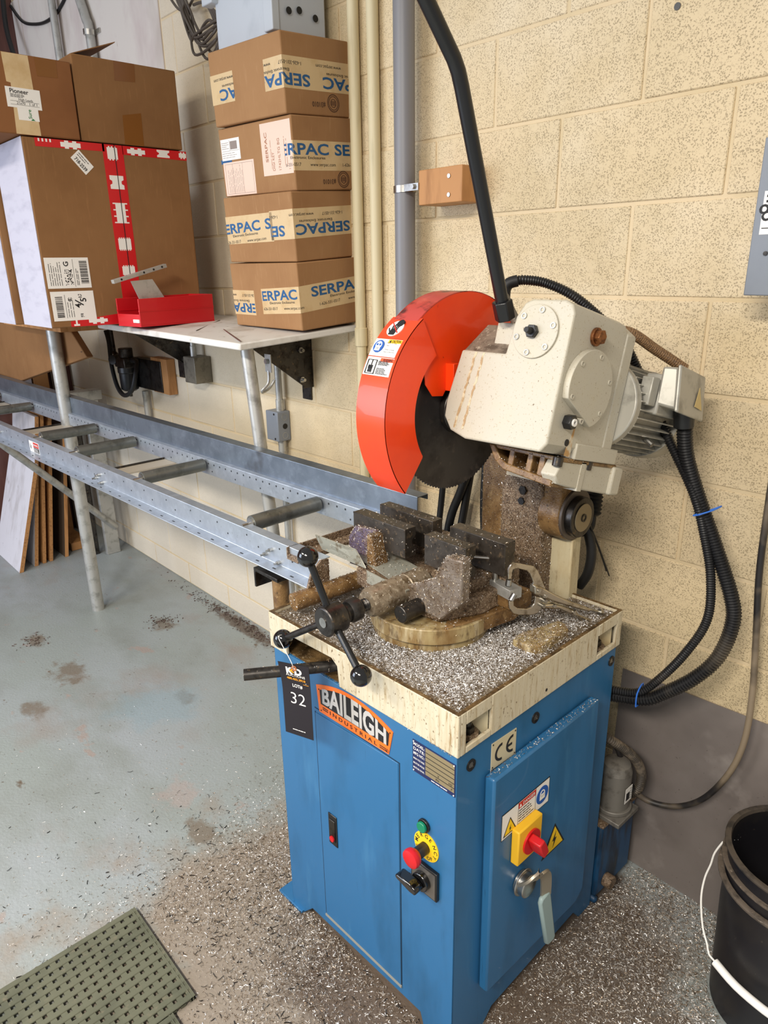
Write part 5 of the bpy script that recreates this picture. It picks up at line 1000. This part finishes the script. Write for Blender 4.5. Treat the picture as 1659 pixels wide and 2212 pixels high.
for pts, r in (([(-.17, -.05, 1.10), (-.185, -.05, .95), (-.20, -.05, .82), (-.21, -.06, .6)], .010), ([(-.06, -.06, 1.08), (-.10, -.06, .98), (-.145, -.06, .86), (-.17, -.07, .6)], .013), ([(-.075, -.04, 1.07), (-.10, -.04, .93), (-.115, -.05, .80), (-.12, -.06, .6)], .012), ([(.0, -.06, 1.16), (-.01, -.06, 1.05), (-.01, -.06, .92), (.02, -.07, .7)], .010)):
    P('coolant_hose', G().tube(pts, r, 12, 6), M['rubber'])
P('coolant_hose', G().tube([(.395, -.17, 1.03), (.412, -.165, .97), (.408, -.165, .91), (.385, -.16, .865)], .012, 12, 6), M['rubber'])
P('cable', G().tube([(.385, -.13, 1.05), (.39, -.14, 1.02), (.39, -.165, 1.01), (.38, -.20, 1.015)], .010, 10, 5), M['rubber'])
P('zip_tie', G().tube([(.41, -.185, 1.045), (.412, -.145, .985), (.412, -.10, .915), (.411, -.085, .890)], .0022, 6, 4).tube([(.41, -.18, 1.04), (.412, -.130, .965), (.412, -.070, .872)], .0016, 6, 4), M['rubber'])
# coolant tank and pump behind the cabinet
tk = P('coolant_tank', G().box((.06, -.215, .02), (.540, -.045, .255)).box((.055, -.22, .0), (.543, -.2, .02)), mat('grimy_blue', '#1c4f78', .45, layers=[('#14273a', (20, 20, 4), .46, .62), ('#3d3a35', (40, 40, 6), .6, .72)]), bevel=.008)
P('tank_lid', G().box((.055, -.22, .255), (.545, -.04, .262)), M['grime'], tk)
P('drain_plug', G().cyl((.5395, -.175, .06), (.565, -.175, .06), .019, n=16), M['grime'], tk, bevel=.003)
pp = P('coolant_pump', G().cyl((.525, -.145, .285), (.525, -.145, .39), .040, n=28).lathe([(.04, 0), (.034, .02), (.02, .028), (0, .03)], (.525, -.145, .39), (0, 0, 1), 28), mat('pump_grey', '#77736c', .5, .3, layers=[('#55504a', (30,)*3, .5, .68)]))
P('pump_foot', G().box((.47, -.20, .262), (.575, -.10, .275)).cyl((.525, -.145, .275), (.525, -.145, .287), .047, n=28), MATS['pump_grey'], pp, bevel=.002)
fp = Face((.566, -.145, .30), (0, 1, 0), (0, 0, 1)); g = G(); fp.rect(g, -.02, .015, .012, .06, .0008); pl_ = P('pump_label', g, M['white'], pp)
g = G(); fp.rect(g, -.016, .022, .0, .045, .0012); fp.lines(g, .002, .02, .011, .055, 5, .0015, .0012); P('print', g, M['ink'], pl_)
P('pump_hose', G().hose([(.50, -.21, .52), (.527, -.19, .50), (.555, -.13, .44), (.566, -.09, .37), (.560, -.09, .31), (.535, -.11, .295), (.52, -.13, .30)], .0125, .006, .14, 12, 8), M['hosedust'])
# ================================================================ bucket
bc = Vector((.965, -.165, 0)); BH_, BR = .437, .145
bk = thing('bucket', 'black plastic bucket with white wire handle, cut by the right edge', 'bucket', bc)
blk = mat('black_bucket', '#17161a', .38, layers=[('#24211f', (8, 8, 8), .5, .7), ('#3a342e', (60, 60, 60), .68, .76)], bump=((60,)*3, .04, .001))
rimm = mat('dusty_bucket_rim', '#5e5348', .6, layers=[('#3a332c', (40,)*3, .5, .66), ('#85786a', (90,)*3, .6, .72)])
rb = BR*.88
obj('body', G().lathe([(rb-.01, 0), (rb, .006), (rb+(BR-rb)*.6, BH_*.62), (BR-.005, BH_-.004), (BR-.009, BH_-.004), (rb-.006, .02), (0, .02)], bc, (0, 0, 1), 56, False), blk, bk, smooth=50)
for z, r, t in ((BH_, BR+.002, .005), (BH_-.040, BR+.003, .004), (BH_-.075, BR+.007, .006)):
    obj('rim_ring', G().lathe([(r-.012, z-t), (r, z-t), (r+.002, z-t*.4), (r+.002, z+t*.2), (r-.002, z+t*.6), (r-.010, z+t*.6), (r-.012, z-t)], bc, (0, 0, 1), 56, False), rimm if z < BH_ else mat('dusty_bucket_lip', '#463e36', .55, layers=[('#2a2622', (40,)*3, .48, .64)]), bk, smooth=50)
obj('bail_wire', G().tube([(.818, -.195, .392), (.808, -.205, .36), (.806, -.212, .33), (.803, -.225, .30), (.808, -.245, .27), (.820, -.265, .245), (.835, -.280, .215), (.852, -.292, .195), (.859, -.297, .183), (.878, -.306, .178), (.99, -.33, .165), (1.05, -.32, .17), (1.12, -.22, .36)], .0022, 8, 4), M['white'], bk)
obj('bail_grip', G().tube([(.878, -.3065, .178), (.93, -.322, .170), (.99, -.328, .165), (1.02, -.327, .166)], .0088, 16, 4), M['white'], bk)
obj('swarf_bed', G().lathe([(0, .205), (.05, .20), (.10, .18), (rb+.004, .17)], bc, (0, 0, 1), 40), mat('bucket_swarf', '#b9b4ae', .5, .3, layers=[('#7d766e', (80,)*3, .45, .62)], bump=((200,)*3, .9, .004)), bk)

# ================================================================ power cord
cord = thing('power_cord', 'black power cord hanging in a loop down the wall at right', 'cord', (.66, -.06, .29))
cpts = [(.735, -.045, 1.60), (.742, -.05, 1.35), (.7459, -.05, 1.131), (.7511, -.05, .979), (.767, -.05, .827), (.7794, -.05, .69), (.7803, -.05, .565), (.760, -.05, .462), (.712, -.05, .357), (.6525, -.06, .30), (.588, -.08, .289), (.55, -.10, .321), (.528, -.12, .392), (.513, -.14, .453), (.49, -.18, .50)]
obj('cable', G().tube(cpts, .0072, 12, 8), mat('dusty_cord', '#232020', .5, layers=[('#857662', (4, 4, 4), .48, .62)]), cord)

# ================================================================ locking clamp
A_ = Vector((.45, -.545, 1.0)); dn = Vector((.07, .295, -.115)).normalized(); nn = dn.cross(Vector((0, 0, 1))).normalized(); un = nn.cross(dn)
cl = thing('locking_clamp', 'chrome locking C clamp gripping the bar on the saw table', 'clamp', A_)
chrome = mat('worn_chrome', '#c4bdb0', .24, 1.0, layers=[('#93897a', (50,)*3, .5, .68)])
def cpoly(pts, off, t): return G().prism(pts, A_+nn*off, dn, un, nn*t)
UJ = [(-.004, .026), (-.012, .046), (-.01, .058), (-.002, .063), (.051, .063), (.067, .055), (.098, .027), (.106, .02), (.10, .005), (.08, .005), (.066, .023), (.066, .029), (.048, .046), (.036, .051), (.01, .052), (0, .048), (0, .042), (.004, .029)]
LJ = [(.018, -.018), (.025, -.033), (.042, -.043), (.058, -.044), (.093, -.04), (.108, -.034), (.113, -.023), (.111, .001), (.085, 0), (.089, -.016), (.085, -.024), (.072, -.029), (.047, -.03), (.035, -.026), (.029, -.015)]
H1 = [(.066, .024), (.087, .024), (.132, .013), (.177, .004), (.236, -.004), (.255, -.008), (.255, -.014), (.222, -.012), (.169, -.007), (.131, -.003), (.094, .004), (.074, .006)]
H2 = [(.107, -.014), (.137, -.008), (.165, -.01), (.207, -.015), (.226, -.024), (.252, -.029), (.303, -.032), (.304, -.038), (.27, -.038), (.239, -.033), (.201, -.026), (.158, -.018), (.121, -.02)]
obj('upper_jaw', cpoly(UJ, -.0025, .005), chrome, cl, bevel=.0012); obj('lower_jaw', cpoly(LJ, -.0025, .005), chrome, cl, bevel=.0012)
h1 = obj('fixed_handle', cpoly(H1, -.009, .018), chrome, cl, bevel=.005, seg=3); obj('lever_handle', cpoly(H2, -.0085, .017), chrome, cl, bevel=.003)
obj('release_lever', G().tube([A_+dn*.215-un*.018, A_+dn*.25-un*.040, A_+dn*.29-un*.046], .0035, 8, 4), chrome, cl)
obj('adjusting_screw', G().cyl(A_+dn*.250-un*.0105, A_+dn*.296-un*.013, .0035, n=12).cyl(A_+dn*.294-un*.013, A_+dn*.303-un*.0135, .007, n=16), M['steel'], cl)
for a, b_ in ((.082, .015), (.106, .007), (.111, -.005), (.110, -.016), (.141, -.012), (.206, -.020)): obj('rivet', G().cyl(A_+dn*a+un*b_-nn*.011, A_+dn*a+un*b_+nn*.011, .0042, n=12), M['steel'], cl)
obj('jaw_pad', G().cyl(A_+dn*.024-un*.016, A_+dn*.028-un*.002, .006, n=14).cyl(A_-dn*.0+un*.026, A_+dn*.003+un*.014, .006, n=14), M['steel'], cl)

# ================================================================ lot tag
TL_ = Vector((.1590, -.8965, .8675)); hv = Vector((math.cos(.35), math.sin(.35), 0))
tg = thing('lot_tag', 'black lot tag numbered 32 hanging from the vise handwheel knob', 'tag', TL_-V(0, 0, .176))
FTg = Face(TL_-V(0, 0, .176), hv, V(.0, 0, 1)); TW, TH = .070, .176
tgm = mat('tag_black', '#1b141c', .35)
g = G(); N_ = 10; vs = []; fs = []
def tagp(a, b, h=0): # gentle curl towards the top
    k = b/TH; c = .010*max(0, k-.6)**1.5*4*(1-a/TW*.7); return FTg.p(a, b, h+c)
for h in (0, .0006):
    for j in range(N_+1):
        for i in range(5): vs.append(tagp(TW*i/4, TH*j/N_, h))
for h in (0, 1):
    for j in range(N_):
        for i in range(4):
            q_ = [h*55+j*5+i, h*55+j*5+i+1, h*55+j*5+i+6, h*55+j*5+i+5]; fs.append(tuple(q_ if h else q_[::-1]))
card_ = obj('card', G().add(vs, fs), tgm, tg)
def tagtext(txts, m, name):
    g = G()
    for (tx, a, b, hh, w, bo) in txts:
        vs, f = text2d(tx, bo)
        sx = (w/vs[:, 0].max()) if w else hh
        g.add([tagp(a+x*sx, b+y*hh, .0014) for x, y in vs], f)
    return obj(name, g, m, tg)
tagtext([('LOT#', .027, .119, .0075, .024, .03), ('AUCTIONS', .0145, .145, .0055, .045, .01), ('D', .036, .1515, .0145, .017, .08), ('K', .0165, .1515, .0145, None, .08), ('32', .020, .078, .027, .036, -.012)], M['white'], 'lettering')
tagtext([('480.455.3910', .0155, .1365, .0052, .044, .03), ('<', .0245, .153, .012, .010, .08)], mat('tag_amber', '#f0a023', .45), 'phone_number')
g = G(); FTg.rect(g, .010, .1425, .063, .1431, .0016); FTg.lines(g, .012, .1318, .062, .135, 1, .0018, .0016, rag=.02); FTg.lines(g, .02, .012, .052, .016, 1, .0018, .0016, rag=.02); obj('small_print', g, M['white'], tg)
g = G(); FTg.rect(g, .008, .1295, .066, .1302, .0016); obj('amber_rule', g, MATS['tag_amber'], tg)
obj('eyelet', G().ring(tagp(.0365, .1665, .0002), tagp(.0365, .1665, .0022), .0062, .0028, 18), mat('brown_eyelet', '#a3643f', .6), tg)
obj('string', G().tube([tagp(.0365, .1665, .003), tagp(.034, .185, .004), (.145, -.882, .888), (.122, -.874, .890), (.112, -.866, .890), (.108, -.852, .885)], .0007, 6, 5), M['white'], tg)

# ================================================================ rubber mats on the floor
mtm = mat('green_rubber_mat', '#5e5f4d', .7, layers=[('#4e5040', (8, 8, 8), .45, .66), ('#6d6754', (40, 40, 40), .6, .74)], bump=((200,)*3, .2, .001))
def floor_mat_(x0, x1, y0, y1, label):
    t = thing('floor_mat', label, 'mat', ((x0+x1)/2, (y0+y1)/2, 0), 'rubber mats at bottom left'); px = .0245
    n = int((x1-x0)/px)
    for k in range(n+1): obj('rib', G().box((x0+k*px, y0, .0075), (x0+k*px+.0145, y1, .0125)), mtm, t, smooth=0, bevel=.0012, seg=1)
    m = int((y1-y0)/.0235)
    for k in range(m+1):
        y = y1-k*.0235; obj('cross_rib', G().box((x0, y-.0135, .0010), (x0+n*px+.0145, y, .0105)), mtm, t, smooth=0)
    for y in (y1, y1-.0075): obj('edge_rib', G().box((x0, y-.003, .0010), (x0+n*px+.0145, y, .013)), mtm, t, smooth=0)
floor_mat_(-.2885, .0345, -1.62, -1.125, 'olive green perforated rubber mat lying on the floor at bottom left')
floor_mat_(.047, .085, -1.62, -1.183, 'second olive mat strip butted beside the larger mat at bottom left')

# ================================================================ metal shavings
def chips_mesh(name, pos, nrm, L, Wd, curl, m):
    """curled strips: pos (n,3), nrm (n,3); L length, Wd width, curl bend angle arrays"""
    n = len(pos); r = RNG
    a = r.normal(size=(n, 3)); nrm = nrm/np.linalg.norm(nrm, axis=1, keepdims=True)
    t = a-(a*nrm).sum(1, keepdims=True)*nrm*r.uniform(.55, 1.0, (n, 1)); t /= np.linalg.norm(t, axis=1, keepdims=True)
    b = np.cross(nrm, t); b += .5*r.normal(size=(n, 3)); b -= (b*t).sum(1, keepdims=True)*t; b /= np.linalg.norm(b, axis=1, keepdims=True)
    w = np.cross(t, b); K = 4; V_ = np.zeros((n, K, 2, 3))
    for k in range(K):
        s = k/(K-1)-.5; ang = s*curl; rad = L/np.maximum(np.abs(curl), .05)
        c = pos+(t*(np.sin(ang)*rad)[:, None])+b*((1-np.cos(ang))*rad)[:, None]
        V_[:, k, 0] = c-w*(Wd/2)[:, None]; V_[:, k, 1] = c+w*(Wd/2)[:, None]
    V_ = V_.reshape(-1, 3); base = np.arange(n)[:, None, None]*(2*K)
    f = np.array([[2*k, 2*k+1, 2*k+3, 2*k+2] for k in range(K-1)])[None]+base; f = f.reshape(-1, 4)
    me = bpy.data.meshes.new(name); me.vertices.add(len(V_)); me.vertices.foreach_set('co', V_.ravel().astype(np.float32))
    me.loops.add(f.size); me.loops.foreach_set('vertex_index', f.ravel().astype(np.int32)); me.polygons.add(len(f))
    me.polygons.foreach_set('loop_start', np.arange(0, f.size, 4, dtype=np.int32)); me.update(); me.validate()
    me.materials.append(m); o = bpy.data.objects.new(name, me); COL.objects.link(o); return o
silver = mat('silver_shavings', '#c9c6c2', .32, .45, island=[(0, '#e2ddd6'), (.28, '#b8ab9c'), (.45, '#f8f6f4'), (.60, '#8a7763'), (.78, '#b8aa99'), (.90, '#6a5642')])
bright = mat('bright_shavings', '#dad8d6', .28, .5, island=[(0, '#efedec'), (.3, '#c3beb8'), (.5, '#fbfaf9'), (.72, '#a89c8e'), (.84, '#e0dcd8'), (.95, '#8a7966')])
browns = mat('oily_shavings', '#9a8870', .34, .5, island=[(0, '#b5a48e'), (.25, '#7a6048'), (.4, '#dcd5cc'), (.62, '#5d4732'), (.75, '#bba586'), (.86, '#f2efec')])
dark = mat('dark_swarf', '#26221f', .5, .3)
def noise2(p, f, seed):
    rs = np.random.default_rng(seed); ph = rs.uniform(0, 6.28, (6, 2)); kx = rs.normal(size=(6, 2))*f; v = 0
    for i in range(6): v = v+np.sin(p[:, 0]*kx[i, 0]+p[:, 1]*kx[i, 1]+ph[i, 0])
    return v/6
def arr(n, a, b): return RNG.uniform(a, b, n)
# floor
def floor_density(p):
    dx = np.maximum(np.maximum(-.03-p[:, 0], p[:, 0]-.55), 0); dy = np.maximum(np.maximum(-.80-p[:, 1], p[:, 1]+.22), 0)
    d = np.hypot(dx*np.where(p[:, 0] < 0, 1.15, .75), dy*.85)
    v = np.exp(-(d/.24)**1.5)*(.75+.9*noise2(p, 14, 3))
    v = np.maximum(v, .85*((p[:, 0] > .56) & (p[:, 0] < .9) & (p[:, 1] > -.35)))
    v = v*(1-.75*np.exp(-((p[:, 0]-.30)**2+(p[:, 1]+1.02)**2)/.006))*(1-.6*np.exp(-((p[:, 0]-.85)**2+(p[:, 1]+.62)**2)/.02))
    return v+.012*np.exp(-d/.8)
def sample(n, x0, x1, y0, y1, dens):
    out = []; c = 0
    while c < n:
        p = np.c_[RNG.uniform(x0, x1, 60000), RNG.uniform(y0, y1, 60000)]; k = RNG.uniform(0, 1, 60000) < dens(p); q_ = p[k]
        q_ = q_[~((q_[:, 0] > -.02) & (q_[:, 0] < .53) & (q_[:, 1] > -.78) & (q_[:, 1] < -.24))]
        q_ = q_[~((q_[:, 0] > .06) & (q_[:, 0] < .54) & (q_[:, 1] > -.215) & (q_[:, 1] < -.045))]
        q_ = q_[np.hypot(q_[:, 0]-bc.x, q_[:, 1]-bc.y) > rb+.004]; out.append(q_); c += len(q_)
    return np.concatenate(out)[:n]
p = sample(80000, -1.2, 1.3, -1.7, -.017, floor_density); n = len(p)
z = .0012+RNG.uniform(0, .003, n)*np.minimum(1, floor_density(p)*1.5)
o = chips_mesh('metal_shavings', np.c_[p, z], np.tile([0, 0, 1.], (n, 1))+.25*RNG.normal(size=(n, 3)), arr(n, .004, .0105), arr(n, .0008, .0018), arr(n, .3, 3.6), silver)
tag(o, 'silver metal shavings littering the floor around the blue saw cabinet', 'metal shavings', kind='stuff')
def fd2(p): return np.where((p[:, 0] < .5) & (p[:, 1] < -.6), .08+.5*np.exp(-((p[:, 0]+.1)**2/.10+(p[:, 1]+.86)**2/.05)), .05)*(np.exp(-np.maximum(0, -.1-p[:, 0])/.30))
p = sample(1100, -1.0, .7, -1.6, -.75, fd2); n = len(p)
o = chips_mesh('dark_swarf', np.c_[p, np.full(n, .002)], np.tile([0, 0, 1.], (n, 1))+.1*RNG.normal(size=(n, 3)), arr(n, .005, .019), arr(n, .0014, .0032), arr(n, .2, 1.5), dark)
tag(o, 'dark curled swarf scattered on the floor left of the saw', 'metal swarf', kind='stuff')
# dirt clumps along the wall foot
def fd3(p): return np.exp(-((p[:, 1]+.05)/.03)**2)*np.exp(-((p[:, 0]+1.5)/.42)**2)+.8*np.exp(-((p[:, 0]+1.78)**2+(p[:, 1]+.32)**2)/.003)+.8*np.exp(-((p[:, 0]+2.03)**2+(p[:, 1]+.84)**2)/.002)
p = sample(620, -2.6, -.5, -1.0, -.012, fd3); n = len(p)
o = chips_mesh('dirt_crumbs', np.c_[p, np.full(n, .002)], np.tile([0, 0, 1.], (n, 1))+.3*RNG.normal(size=(n, 3)), arr(n, .004, .014), arr(n, .002, .006), arr(n, .2, 1.5), mat('brown_crumbs', '#54423a', .8))
tag(o, 'brown dirt crumbs along the foot of the wall under the conveyor', 'dirt', kind='stuff')
# table pan: a low bed of swarf, then loose curls on it
cs, sn = math.cos(YAW), math.sin(YAW)
def bedh(x, y):
    p = np.c_[np.ravel(x), np.ravel(y)]
    m = 1/(1+np.exp(-((p[:, 0]*1.0-p[:, 1]*.75)-.05)/.045))
    e = np.minimum.reduce([(.276-np.abs(p[:, 0]))/.03, (.276-np.abs(p[:, 1]))/.03, np.ones(len(p))]); e = np.clip(e, 0, 1)
    return (.867+.010*m*e*(.75+.35*noise2(p, 26, 5))), m*e
nx = 60; gx, gy = np.meshgrid(np.linspace(-.279, .279, nx), np.linspace(-.277, .277, nx)); hz, _ = bedh(gx, gy)
vs = [(a, b_, c) for a, b_, c in zip(gx.ravel(), gy.ravel(), hz)]; fs = [(j*nx+i, j*nx+i+1, (j+1)*nx+i+1, (j+1)*nx+i) for j in range(nx-1) for i in range(nx-1)]
cab('swarf_bed', G().add(vs, fs), mat('swarf_bed', '#8a7c68', .4, .45, layers=[('#5d4830', (16,)*3, .44, .6), ('#b5aea4', (140,)*3, .54, .62), ('#3c2c1c', (190,)*3, .58, .66)], bump=((420,)*3, .9, .004)), tray, kind='stuff')
def world_tray(lx, ly): return SX+cs*lx-sn*ly, SY+sn*lx+cs*ly
def tray_sample(n, w):
    out = []; c = 0
    while c < n:
        q_ = RNG.uniform(-.276, .276, (40000, 2)); h, m = bedh(q_[:, 0], q_[:, 1]); k = RNG.uniform(0, 1, 40000) < (m if w else (1-m)*.5+.1)
        wx, wy = world_tray(q_[:, 0], q_[:, 1]); k &= np.hypot(wx-.275, wy+.576) > .12
        k &= ~((wx < .41) & (wy > -.26)); out.append(np.c_[wx, wy, h+.001][k]); c += k.sum()
    return np.concatenate(out)[:n]
p = tray_sample(21000, True); n = len(p); p[:, 2] += RNG.uniform(0, .003, n)
o = chips_mesh('metal_shavings', p, np.tile([0, 0, 1.], (n, 1))+.5*RNG.normal(size=(n, 3)), arr(n, .0028, .007), arr(n, .0007, .0015), arr(n, .3, 3.6), bright)
tag(o, 'bright silver metal shavings heaped on the cream saw table', 'metal shavings', kind='stuff')
p = tray_sample(4500, False); n = len(p)
o1 = [(p, np.tile([0, 0, 1.], (n, 1)))]
# clinging to the vise, the column and other oily parts
def on_obj(o, n, up=-.3):
    me = o.data; off = np.array(o.get('_o', (0, 0, 0))); me.calc_loop_triangles()
    v = np.empty(len(me.vertices)*3); me.vertices.foreach_get('co', v); v = v.reshape(-1, 3)+off
    if not off.any() and o.parent and o.parent is not saw.parent:
        v = np.c_[SX+cs*v[:, 0]-sn*v[:, 1], SY+sn*v[:, 0]+cs*v[:, 1], v[:, 2]]
    t = np.empty(len(me.loop_triangles)*3, dtype=np.int32); me.loop_triangles.foreach_get('vertices', t); t = t.reshape(-1, 3)
    a, b_, c = v[t[:, 0]], v[t[:, 1]], v[t[:, 2]]; nr = np.cross(b_-a, c-a); ar = np.linalg.norm(nr, axis=1); nr = nr/np.maximum(ar, 1e-12)[:, None]
    wgt = ar*np.where(nr[:, 2] > .6, 2.0, np.where(nr[:, 2] > up, 1.0, 0)); 
    if wgt.sum() == 0: return np.zeros((0, 3)), np.zeros((0, 3))
    k = RNG.choice(len(t), n, p=wgt/wgt.sum()); u = RNG.uniform(0, 1, (n, 2)); fl = u.sum(1) > 1; u[fl] = 1-u[fl]
    return a[k]+(b_-a)[k]*u[:, :1]+(c-a)[k]*u[:, 1:]+nr[k]*.0008, nr[k]
by = {}
for o in bpy.data.objects: by.setdefault(o.name.split('.')[0], []).append(o)
for nm, cnt in (('pivot_post', 5200), ('side_post', 1800), ('pivot_ear', 500), ('swing_arm', 300), ('arm_rail', 250), ('vise_bed', 900), ('jaw_carrier', 1700), ('vise_body', 500), ('slide_block', 200), ('turntable', 700), ('swivel_arm', 500), ('screw_nut', 160), ('guide_bar', 500), ('jaw_bar', 130), ('tie_bar', 300), ('end_plate', 150), ('deflector_sheet', 260), ('tank_lid', 700), ('raised_pad', 1500), ('stop_rod', 60), ('guide_pin', 60), ('arm_rib', 60), ('swarf_bed', 900)):
    for ob in by.get(nm, []):
        if ob.data and ob.name.split('.')[0] == nm and not (nm == 'swarf_bed' and ob.parent is not bk): o1.append(on_obj(ob, cnt))
p = np.concatenate([a for a, b_ in o1]); nr = np.concatenate([b_ for a, b_ in o1]); n = len(p)
o = chips_mesh('metal_shavings', p, nr+.2*RNG.normal(size=(n, 3)), arr(n, .002, .0055), arr(n, .0006, .0013), arr(n, .3, 3.2), browns)
tag(o, 'oily brown and silver shavings clinging to the vise, column and tank', 'metal shavings', kind='stuff')
# a dusting on the blue cabinet top edges and the side door ledge
q1 = np.c_[np.full(260, SX+.30)+RNG.uniform(-.012, .004, 260), SY+RNG.uniform(-.2, .18, 260), np.full(260, .7012)]
q2 = np.c_[SX+RNG.uniform(-.28, .28, 200), np.full(200, SY-.2795)+RNG.uniform(-.001, .001, 200), np.full(200, .786)]
qa = RNG.uniform(0, 6.283, 900); q3 = np.c_[bc.x+.1345*np.cos(qa), bc.y+.1345*np.sin(qa), RNG.uniform(.2, .39, 900)]
o = chips_mesh('metal_shavings', q3, np.c_[-np.cos(qa), -np.sin(qa), 0*qa]+.2*RNG.normal(size=(900, 3)), arr(900, .002, .005), arr(900, .0006, .0012), arr(900, .3, 3.0), silver)
tag(o, 'silver shavings stuck to the inside wall of the black bucket', 'metal shavings', kind='stuff')
p = np.concatenate([q1, q2]); n = len(p)
o = chips_mesh('metal_shavings', p, np.tile([0, 0, 1.], (n, 1))+.3*RNG.normal(size=(n, 3)), arr(n, .002, .006), arr(n, .0006, .0012), arr(n, .3, 3.0), silver)
tag(o, 'few silver shavings lying on the ledges of the blue cabinet', 'metal shavings', kind='stuff')
# ================================================================ tidy
for o in bpy.data.objects:
    if o.name.split('.')[0] in ('small_print', 'plate_print', 'print') or o.name == 'plate_lettering.001': o['kind'] = 'stuff'
for o in bpy.data.objects:
    if '_o' in o: del o['_o']
